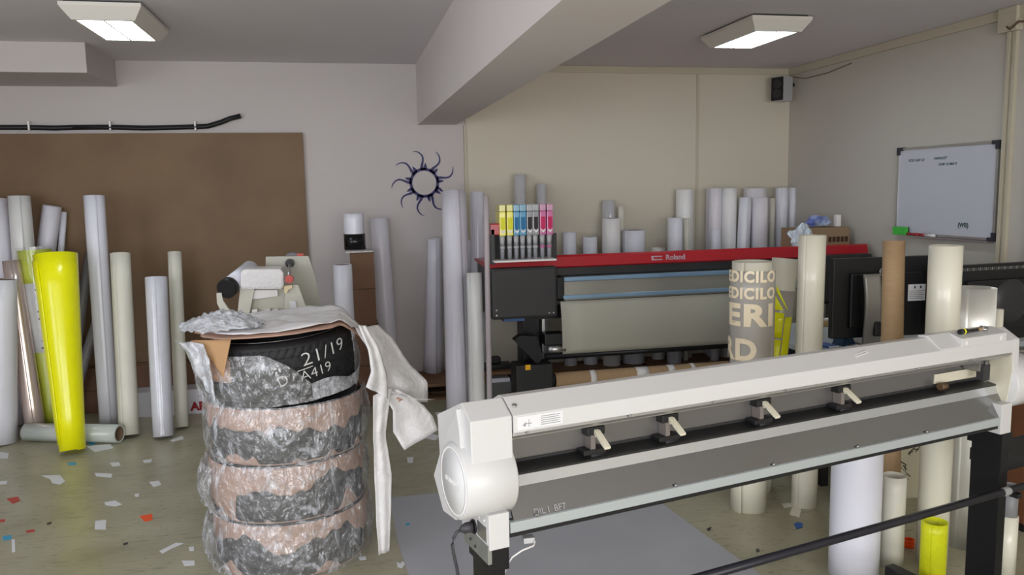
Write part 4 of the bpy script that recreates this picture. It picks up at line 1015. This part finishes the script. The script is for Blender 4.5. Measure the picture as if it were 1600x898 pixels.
letters('ERI', rz_(494), .100, .250, -.012, .0058)
letters('RD', rz_(548), .098, .200, -.078, .0058)
tag(roll((1.83,3.66,0),(1.865,3.66,.55),.072,.072,'short cream roll standing close behind the lettered roll',creamy,group=GR,seam=-2.0),kind=None) if False else None
# second roll with yellow graphics
c2 = Vector((2.105,3.72,0)); t2 = aty(1228,404,3.72); mt = axis_mtx(c2, t2); L2 = (t2-c2).length
yr = thing('printed_roll', 'cream roll with fluorescent yellow arrow graphics, right behind the lettered roll', 'roll', mtx=mt)
roll_mesh(L2, .066, .070, turns=2.2, seam=-.9).build('cream_sheet', creamy, yr)
VA2 = math.atan2(-c2.y, -c2.x)
m = MB(); m.sheet(lambda u,v: (.0725*math.cos(VA2-.9+u*1.9), .0725*math.sin(VA2-.9+u*1.9), .55+(L2-.16-.55)*v), 30, 4, .001); m.build('grey_backing', gf, yr)
def patch(a0,a1,z00,z01,z10,z11,nm='yellow_graphic'):
    m = MB(); m.sheet(lambda u,v: (.0745*math.cos(VA2+a0+(a1-a0)*u), .0745*math.sin(VA2+a0+(a1-a0)*u), (z00+(z10-z00)*u)*(1-v)+(z01+(z11-z01)*u)*v), 10, 3, .0008); return m.build(nm, yellow_v, yr)
zz = lambda py: aty(1228,py,3.65).z
patch(-.45,.28, zz(558)-.06,zz(530), zz(558)-.06,zz(530)); patch(-.45,.28, zz(527),zz(488), zz(527),zz(488)); patch(.36,.95, zz(558)-.06,zz(494), zz(558)-.06,zz(493))
patch(-.45,.20, zz(484),zz(462), zz(484),zz(483)); patch(-.42,.50, zz(455),zz(446), zz(484),zz(482))
floor_roll((1270,367),(1256,796), 42,40, 'tall cream white roll before the red printer\'s right end', creamy, group=GR, seam=-2.6, core=False, ytop=3.47)
floor_roll((1397,376),(1388,850), 33,32, 'tall brown kraft tube standing before the black monitor', kraft, ytop=3.08, name='cardboard_tube', cat='tube', group=GR, turns=3, pitch=.0015)
def vr(px, py, Y, r, label, m, rt=None, xb=None, **k):
    t = aty(px, py, Y); return roll((t.x if xb is None else xb, Y+ (k.pop('dy') if 'dy' in k else 0), 0), t, r, rt, label, m, group=GR, **k)
vr(1478,383,2.78,.062,'tall white roll right of the brown kraft tube, left of the silver one',creamy,rt=.064,seam=-.8)
vr(1526,449,2.90,.079,'wide silver reflective roll glowing bright, right of the tall white roll',silver_v,seam=-2.6,turns=2.6)
vr(1562,483,3.06,.020,'slim bright cream roll right of the silver one',creamy)
vr(1340,672,2.775,.100,'wide bluish white roll under the plotter, widest on the floor there',vinyl[0],seam=-.25,turns=1.6,pitch=.008)
vr(1398,742,2.79,.047,'open cream roll right of the wide bluish one, inside visible',cream_v,seam=-.7,turns=1.2)
vr(1461,814,2.62,.050,'short fluorescent yellow roll standing under the plotter',mat('yellow mesh film', (236,240,20), .45, var=.06, vscale=60, coat=.3),seam=-2.5,turns=1.5)
vr(1421,842,2.93,.024,'small fluorescent orange roll between the cream and the yellow one',orange_v,seam=-2.5)
rb = thing('shade_topped_roll', 'slim roll at the right picture edge, cream below, greyed above for shade', 'roll', (aty(1577,800,2.60).x, 2.60, 0))
MB().lathe([(.034,0),(.034,.26),(.028,.26),(.028,0)], close=True, n=32).build('cream_sheet', creamy, rb)
tz = aty(1577,757,2.6).z
MB().lathe([(.029,.2),(.029,tz),(.024,tz),(.024,.2)], close=True, n=32).build('shaded_part', mat('painted shade grey', (132,132,134), .4), rb)  # upper part of the roll greyed to paint its shading
# printed cream carton and brown cabinet under / beside the desk
sc_ = thing('printed_carton', 'cream carton with black scribbled drawing and dark lettering behind the rolls under the plotter', 'box', (2.80, 3.52, 0), R(-8))
MB().box((-.22,-.12,0),(.22,.12,.58),.003).build('carton_body', mat('cream carton', (206,200,170), .7), sc_)
tt = text('SL.E', .085, Matrix(), mat('maroon print', (90,34,30), .7), sc_, bold=.003); tt.matrix_local = frame((-.09,-.1205,.50),(1,0,0),(0,0,1))
m = MB()
rs = random.Random(4)
for k in range(16):
    x_, z_ = rs.uniform(-.19,.05), rs.uniform(.08,.42); P_ = [(x_,-.121,z_)]
    for q in range(5): x_ += rs.uniform(-.03,.03); z_ += rs.uniform(-.03,.035); P_.append((x_,-.121,z_))
    m.tube(P_, rs.uniform(.0012,.003), 5)
m.build('scribble_print', mat('black print', (40,36,30), .8), sc_)
xc = aty(1594,760,2.95).x
cab = thing('brown_cabinet', 'brown wooden cabinet cut off by the right picture edge below the plotter', 'cabinet', (xc+.26, 3.02, 0))
wd = mat('brown veneer', (120,76,50), .5, var=.15, vscale=5, stretch=(6,6,1))
MB().box((-.26,-.10,.04),(.26,.12,.66),.004).build('cabinet_body', wd, cab); MB().box((-.25,-.09,0),(.25,.11,.04)).build('plinth', black_m, cab); MB().box((-.25,-.118,.06),(.25,-.10,.64),.003).build('cabinet_door', wd, cab)

# ------------------------------------------------------------------ desk and what stands on it
DZ = .715
dk = thing('desk', 'cluttered desk with dark legs in the right corner behind the standing rolls', 'desk', (3.14, 3.95, 0))
dx0, dx1, dy0, dy1 = -.72, .70, -.30, .62
MB().box((dx0,dy0,DZ-.03),(dx1,dy1,DZ),.003).build('desktop', mat('grey desk top', (170,176,180), .45), dk)
for a_ in ((dx0+.03,dy0+.03),(dx0+.03,dy1-.03),(dx1-.03,dy0+.03),(dx1-.03,dy1-.03)): MB().box((a_[0]-.02,a_[1]-.02,0),(a_[0]+.02,a_[1]+.02,DZ-.03)).build('leg', black_m, dk)
MB().box((dx0+.02,dy1-.05,.35),(dx1-.02,dy1-.03,DZ-.03)).build('modesty_panel', black_m, dk)
def monitor(x, y, w, h, z0, rz, label, tilt=4):
    t = thing('monitor', label, 'monitor', (x, y, DZ+.0005), rz)
    # local -y is the back that we see
    MB().box((-.13,-.10,0),(.13,.12,.014),.004).build('stand_base', mat('monitor silver', (160,158,152), .35, metal=.4), t)
    s_ = MB().box((-w/2,-.012,z0),(w/2,.028,z0+h),.006).build('screen_shell', black_m, t)
    m = MB(); m.box((-w/2+.09,-.035,z0+.06),(w/2-.09,-.012,z0+h-.08),.008); m.build('back_bulge', black_m, t)
    MB().box((-w/2+.012,.028,z0+.012),(w/2-.012,.0295,z0+h-.012)).build('display', black_g, t)
    return t
m1 = monitor(2.862, 3.80, .60, .435, .045, R(-3), 'large black monitor seen from behind with a curved silver stand, behind the kraft tube')
sil = mat('monitor silver', (160,158,152), .35, metal=.4)
m = MB(); xa_ = aty(1362,480,3.7).x-2.862
m.sheet(lambda u,v: (xa_-.045+.09*u+.035*v**2*1.0, -.075-.03*math.sin(v*PI)*1-.02*math.cos(v*3), .40-.39*v), 8, 16, .018); m.build('silver_stand', sil, m1)
st = MB().box((xa_-.03,-.118,.315),(xa_+.018,-.1165,.375)).build('sticker', mat('cream sticker', (226,210,170), .5), m1); tag(st,'small cream sticker with a red and dark figure')
MB().lathe([(0,0),(.011,0),(.011,.001),(0,.001)], frame((xa_-.008,-.1168,.360),(1,0,0),(0,0,1)), n=20).build('sticker_print', mat('sticker dark', (70,30,24), .5), m1)
MB().lathe([(0,0),(.012,0),(.012,.001),(0,.001)], frame((xa_-.008,-.1168,.334),(1,0,0),(0,0,1)), n=20).build('sticker_print', mat('sticker red', (200,40,30), .5), m1)
MB().box((xa_+.02,-.122,.07),(xa_+.055,-.10,.15),.008).build('stand_opening', black_m, m1)
lx_ = aty(1378,415,3.78).x-2.862
MB().lathe([(.017,0),(.022,0),(.022,.002),(.017,.002)], frame((lx_,-.0355,.405),(1,0,0),(0,0,1)), n=32, close=True).build('round_emblem', alu, m1)
te = text('DELL', .014, Matrix(), alu, m1, bold=.0004); te.matrix_local = frame((lx_,-.0365,.405),(1,0,0),(0,0,1))
xs = aty(1426,456,3.78).x-2.862; zs = aty(1426,456,3.78).z-DZ
tag(MB().box((xs-.045,-.0375,zs-.045),(xs+.058,-.0352,zs+.045)).build('info_label', paper_m, m1), 'white information label')
for k in range(5): MB().box((xs-.038,-.0382,zs-.032+k*.010),(xs+.05-.01*(k%2),-.0374,zs-.030+k*.010)).build('label_print', black_m, m1)
for q in (-.01,.025): MB().box((xs+q,-.0382,zs+.022),(xs+q+.008,-.0374,zs+.036)).build('label_print', black_m, m1)
m2 = monitor(3.32, 3.50, .64, .40, .055, R(3), 'black monitor with a vented back at the right picture edge')
for k in range(46): MB().box((-.30+k*.013,-.0150,.425),(-.294+k*.013,-.0115,.440)).build('vent_slot', alu if k%3==0 else steel, m2)
te = text('SAMSUNG', .022, Matrix(), alu, m2, bold=.0004); te.matrix_local = frame((.055,-.0365,.20),(1,0,0),(0,0,1))
MB().lathe([(0,.022),(.06,.022),(.10,.016),(.115,0)], frame((.045,-.0345,.26),(1,0,0),(0,0,1)), n=40).build('round_boss', darkgrey, m2)
# stuff on the desk
def desk_at(px, py): return atz(px, py, DZ)
def dthing(name, label, cat, px, py, parts, rz=0):
    p = desk_at(px, py); t = thing(name, label, cat, (p.x, p.y, DZ+.0008), rz)
    for nm, fn, mt_ in parts: x = MB(); fn(x); x.build(nm, mt_, t)
    return t
blu = mat('desk blue', (60,90,160), .5); redm = mat('desk red', (150,40,60), .5)
tri = lambda x: x.prism([(-.05,0),(.05,0),(.0,.075)], -.04, .04, frame((0,0,0),(1,0,0),(0,0,1)))
dthing('desk_calendar', 'dark blue triangular desk calendar between the papers on the desk', 'calendar', 1318, 538, [('stand', tri, mat('navy card', (30,60,90), .5))], .4)
dthing('paper_sheet', 'white sheet of paper on the desk under the monitor stand', 'paper', 1342, 540, [('sheet', lambda x: x.box((-.08,-.06,0),(.08,.06,.003)), paper_m)], .3)
dthing('notebook', 'small blue notebook on the desk\'s left edge', 'notebook', 1292, 541, [('cover', lambda x: x.box((-.035,-.05,0),(.035,.05,.012),.002), blu),('pages', lambda x: x.box((-.032,-.052,.002),(.034,.047,.010)), paper_m)], .15)
dthing('paper_stack', 'stack of pale pink papers at the desk\'s front edge', 'papers', 1322, 556, [('sheets', lambda x: x.box((-.06,-.03,0),(.06,.035,.02)), mat('pinkish paper', (222,206,214), .7)),('top_sheet', lambda x: x.box((-.05,-.03,.0205),(.05,.03,.022)), paper_m)], -.2)
dthing('pen', 'red pen lying before the monitor on the desk', 'pen', 1340, 522, [('barrel', lambda x: x.cyl((-.07,0,.006),(.05,0,.006),.006,n=12), redm),('cap', lambda x: x.cyl((.05,0,.006),(.075,0,.006),.0065,n=12), mat('marker red', (170,40,50), .4))], .3)
dthing('pencil', 'yellow pencil lying beside the red pen on the desk', 'pencil', 1326, 515, [('shaft', lambda x: x.cyl((-.07,0,.005),(.06,0,.005),.0045,n=6), mat('pencil yellow', (220,190,60), .5)),('tip', lambda x: x.cyl((.06,0,.005),(.075,0,.005),.0045,.0005,n=6), kraft)], -.15)
dthing('mouse', 'dark computer mouse at the front of the desk', 'computer mouse', 1335, 556, [('mouse_body', lambda x: x.lathe([(0,.03),(.02,.027),(.03,.015),(.032,.0)], Matrix.Diagonal((1.5,.9,1,1)), n=24), darkgrey)], .3) if False else None
dthing('keyboard', 'dark keyboard lying along the desk\'s front under the monitor stand', 'keyboard', 1366, 553, [('keyboard_body', lambda x: x.box((-.14,-.05,0),(.16,.05,.016),.004), mat('keyboard grey', (66,68,70), .5)),('key_block', lambda x: [x.box((-.13+i*.022,-.042+j*.022,.0165),(-.111+i*.022,-.023+j*.022,.021)) for i in range(13) for j in range(4)], darkgrey)], .12)
dthing('wooden_tray', 'small light wooden tray with a white card, at the far left of the desk', 'tray', 1292, 508, [('tray_body', lambda x: x.box((-.07,-.05,0),(.07,.05,.035),.003), mat('light wood', (190,160,110), .6)),('white_card', lambda x: x.box((-.05,-.03,.0355),(.04,.03,.04)), paper_m)])

# ------------------------------------------------------------------ floor paper and scraps
def floor_poly(pts, name, mtl, label, cat, z0=.0004, z1=.0012, group=None, curl=0):
    P_ = [atz(x, y, 0) for x,y in pts]; c = sum(P_, Vector())/len(P_)
    area = sum(P_[i].x*P_[(i+1)%len(P_)].y-P_[(i+1)%len(P_)].x*P_[i].y for i in range(len(P_)))
    if area < 0: P_.reverse()
    m = MB(); m.prism([(p.x-c.x, p.y-c.y) for p in P_], z0, z1)
    return tag(m.build(name, mtl, loc=(c.x, c.y, 0)), label, cat, group)
floor_poly([(608,778),(700,768),(1030,783),(1105,838),(1200,905),(1235,940),(980,1010),(690,990),(640,900),(622,850)], 'paper_sheet', mat('pale floor paper', (176,178,184), .6, var=.05, vscale=3, bump=.05, bscale=5), 'large pale sheet of backing paper spread on the floor under the plotter', 'paper sheet')
scr = [ # (points, colour, label)
 ([(135,697),(172,694),(178,700),(148,706)],'w','white triangular paper offcut just left of the bright yellow roll\'s foot'),
 ([(0,706),(14,708),(12,716),(0,716)],'w','white film offcut at the left edge below the wide white roll'),
 ([(148,739),(176,740),(174,746),(150,744)],'w','white offcut strip straight below the tallest white roll'),
 ([(64,743),(94,742),(102,752),(94,757),(82,755),(78,748)],'w','ragged white offcut left of centre below the bright yellow roll'),
 ([(233,753),(248,751),(252,757),(240,761)],'w','white square offcut below the short wrapped roll'),
 ([(163,785),(180,782),(191,788),(180,791),(165,789)],'w','curled white offcut in the middle of the open floor'),
 ([(149,814),(166,812),(165,827),(148,827)],'w','pale square offcut left of the orange scrap'),
 ([(249,861),(275,848),(287,849),(266,858),(254,865)],'w','curved white strip near the tyre stack\'s foot'),
 ([(284,876),(304,876),(304,883),(288,884)],'w','small white offcut nearest the tyre stack at the picture\'s bottom'),
 ([(223,719),(238,717),(236,722),(225,723)],'w','small white chip below the cream backed roll'),
 ([(171,723),(186,722),(188,727),(176,729)],'w','grey white chip above the white strip on the open floor'),
 ([(0,752),(11,751),(11,756),(0,757)],'w','white chip at the left picture edge'),
 ([(18,843),(23,843),(24,862),(19,863)],'w','thin white upright strip near the left picture edge'),
 ([(265,688),(285,681),(287,686),(270,690)],'w','white chip at the foot of the slim cream roll'),
 ([(105,723),(118,722),(120,726),(108,727)],'b','light blue chip below the bright yellow roll\'s foot'),
 ([(136,689),(148,687),(150,693),(140,696)],'b','bright blue scrap right of the bright yellow roll\'s foot'),
 ([(4,838),(18,836),(18,842),(5,845)],'b','blue scrap near the left picture edge'),
 ([(10,779),(28,776),(32,782),(20,787)],'r','red orange scrap at the left of the open floor'),
 ([(218,806),(238,803),(238,812),(226,815)],'o','orange scrap in the middle of the open floor'),
 ([(0,812),(8,811),(8,815),(0,816)],'r','dark red chip at the left picture edge'),
 ([(40,829),(54,827),(54,831),(42,832)],'r','small pinkish red scrap near the blue one'),
 ([(73,817),(81,815),(80,818),(74,820)],'k','tiny dark chip right of the pinkish scrap'),
 ([(192,849),(200,847),(200,850),(193,852)],'k','tiny dark chip left of the curved strip'),
 ([(210,772),(217,771),(217,776),(211,776)],'w','tiny white chip above the orange scrap'),
 ([(295,855),(303,854),(303,860),(296,860)],'w','tiny white chip by the tyre stack'),
 ([(636,715),(646,714),(645,723),(637,723)],'w','white square chip between the foam flap and the plotter'),
 ([(654,673),(688,681),(680,688),(662,684)],'w','clear film offcut behind the plotter\'s left end'),
 ([(620,878),(625,881),(630,877),(633,882),(628,888),(621,886)],'w','tiny butterfly shaped white chip beside the long foam strip'),
 ([(634,818),(640,817),(640,821),(635,822)],'b','tiny blue chip on the pale floor paper left of the plotter'),
 ([(1221,787),(1239,785),(1240,791),(1225,793)],'c','cream chip between the yellow printed roll and the tall cream one'),
 ([(1236,797),(1241,787),(1252,795),(1249,808),(1234,804)],'c','square cream offcut at the foot of the tall cream white roll'),
 ([(1240,819),(1247,816),(1254,818),(1254,824),(1245,827)],'B','blue scrap on the floor seen under the plotter'),
 ([(1181,858),(1186,857),(1187,862),(1182,863)],'k','small dark chip on the floor above the plotter\'s media bar'),
 ([(1104,826),(1112,823),(1110,828),(1106,830)],'k','small dark scrap by the edge of the pale floor paper'),
 ([(560,870),(572,869),(572,874),(562,875)],'w','tiny white chip at the right foot of the tyre stack'),
]
cm = {'w': paper_m, 'b': mat('scrap blue', (60,160,200), .5), 'B': mat('scrap deep blue', (20,90,170), .5), 'r': mat('scrap red', (190,70,60), .5), 'o': orange_v, 'k': darkgrey, 'c': creamy}
for i,(pts,c_,l) in enumerate(scr):
    z = .0016 if i in (27,28) or i in (31,) else .0006
    floor_poly(pts, 'vinyl_scrap', cm[c_], l, 'scrap', z0=z, z1=z+.0012, group='vinyl scraps strewn on the floor')
a = [atz(x,y,0)+Vector((0,0,.004)) for x,y in [(1091,815),(1092,822),(1105,825),(1120,822),(1120,815),(1108,812),(1095,812)]]
MB().tube([p-a[0] for p in a], .0015, 6).build('scratch', kraft, loc=a[0]) if False else None
wl_ = [atz(x,y,0)+Vector((0,0,.003)) for x,y in [(683,651),(690,655),(697,650),(690,645),(680,646),(684,650),(697,655)]]
o = MB().tube([p-wl_[0] for p in wl_], .004, 8).build('white_string', white_pl, loc=wl_[0]); tag(o, 'small loop of white string on the floor behind the plotter\'s left end', 'string')

# ------------------------------------------------------------------ light
wd_ = bpy.data.worlds.new('daylight'); bpy.context.scene.world = wd_; wd_.use_nodes = True
bg = wd_.node_tree.nodes['Background']; bg.inputs[0].default_value = (.80,.88,1,1); bg.inputs[1].default_value = 1.0
def area(name, loc, rot, sx, sy, power, col):
    l = bpy.data.lights.new(name, 'AREA'); l.shape = 'RECTANGLE'; l.size = sx; l.size_y = sy; l.energy = power; l.color = col
    o = bpy.data.objects.new(name, l); C.objects.link(o); o.location = loc; o.rotation_euler = rot; return o
area('window_light', (-1.87, FRONT+.03, 1.40), (R(100),0,0), 2.9, 1.95, 95, (.93,.96,1))
area('window_light', (1.37, FRONT+.03, 1.40), (R(100),0,0), 2.9, 1.95, 95, (1,.97,.92))
area('window_light', (LEFT+.03, .3, 1.65), (R(90),0,R(-90)), 3.6, 1.4, 60, (.86,.90,1))
sl = bpy.data.lights.new('sun', 'SUN'); sl.energy = 5.0; sl.angle = R(.6); sl.color = (1,.93,.82)
so_ = bpy.data.objects.new('sun', sl); C.objects.link(so_); so_.rotation_euler = Vector((.22,.62,-.75)).to_track_quat('-Z','Y').to_euler()
sc_v = bpy.context.scene.view_settings
sc_v.view_transform = 'Standard'; sc_v.look = 'None'; sc_v.gamma = 1; sc_v.use_curve_mapping = False; sc_v.exposure = 0.28
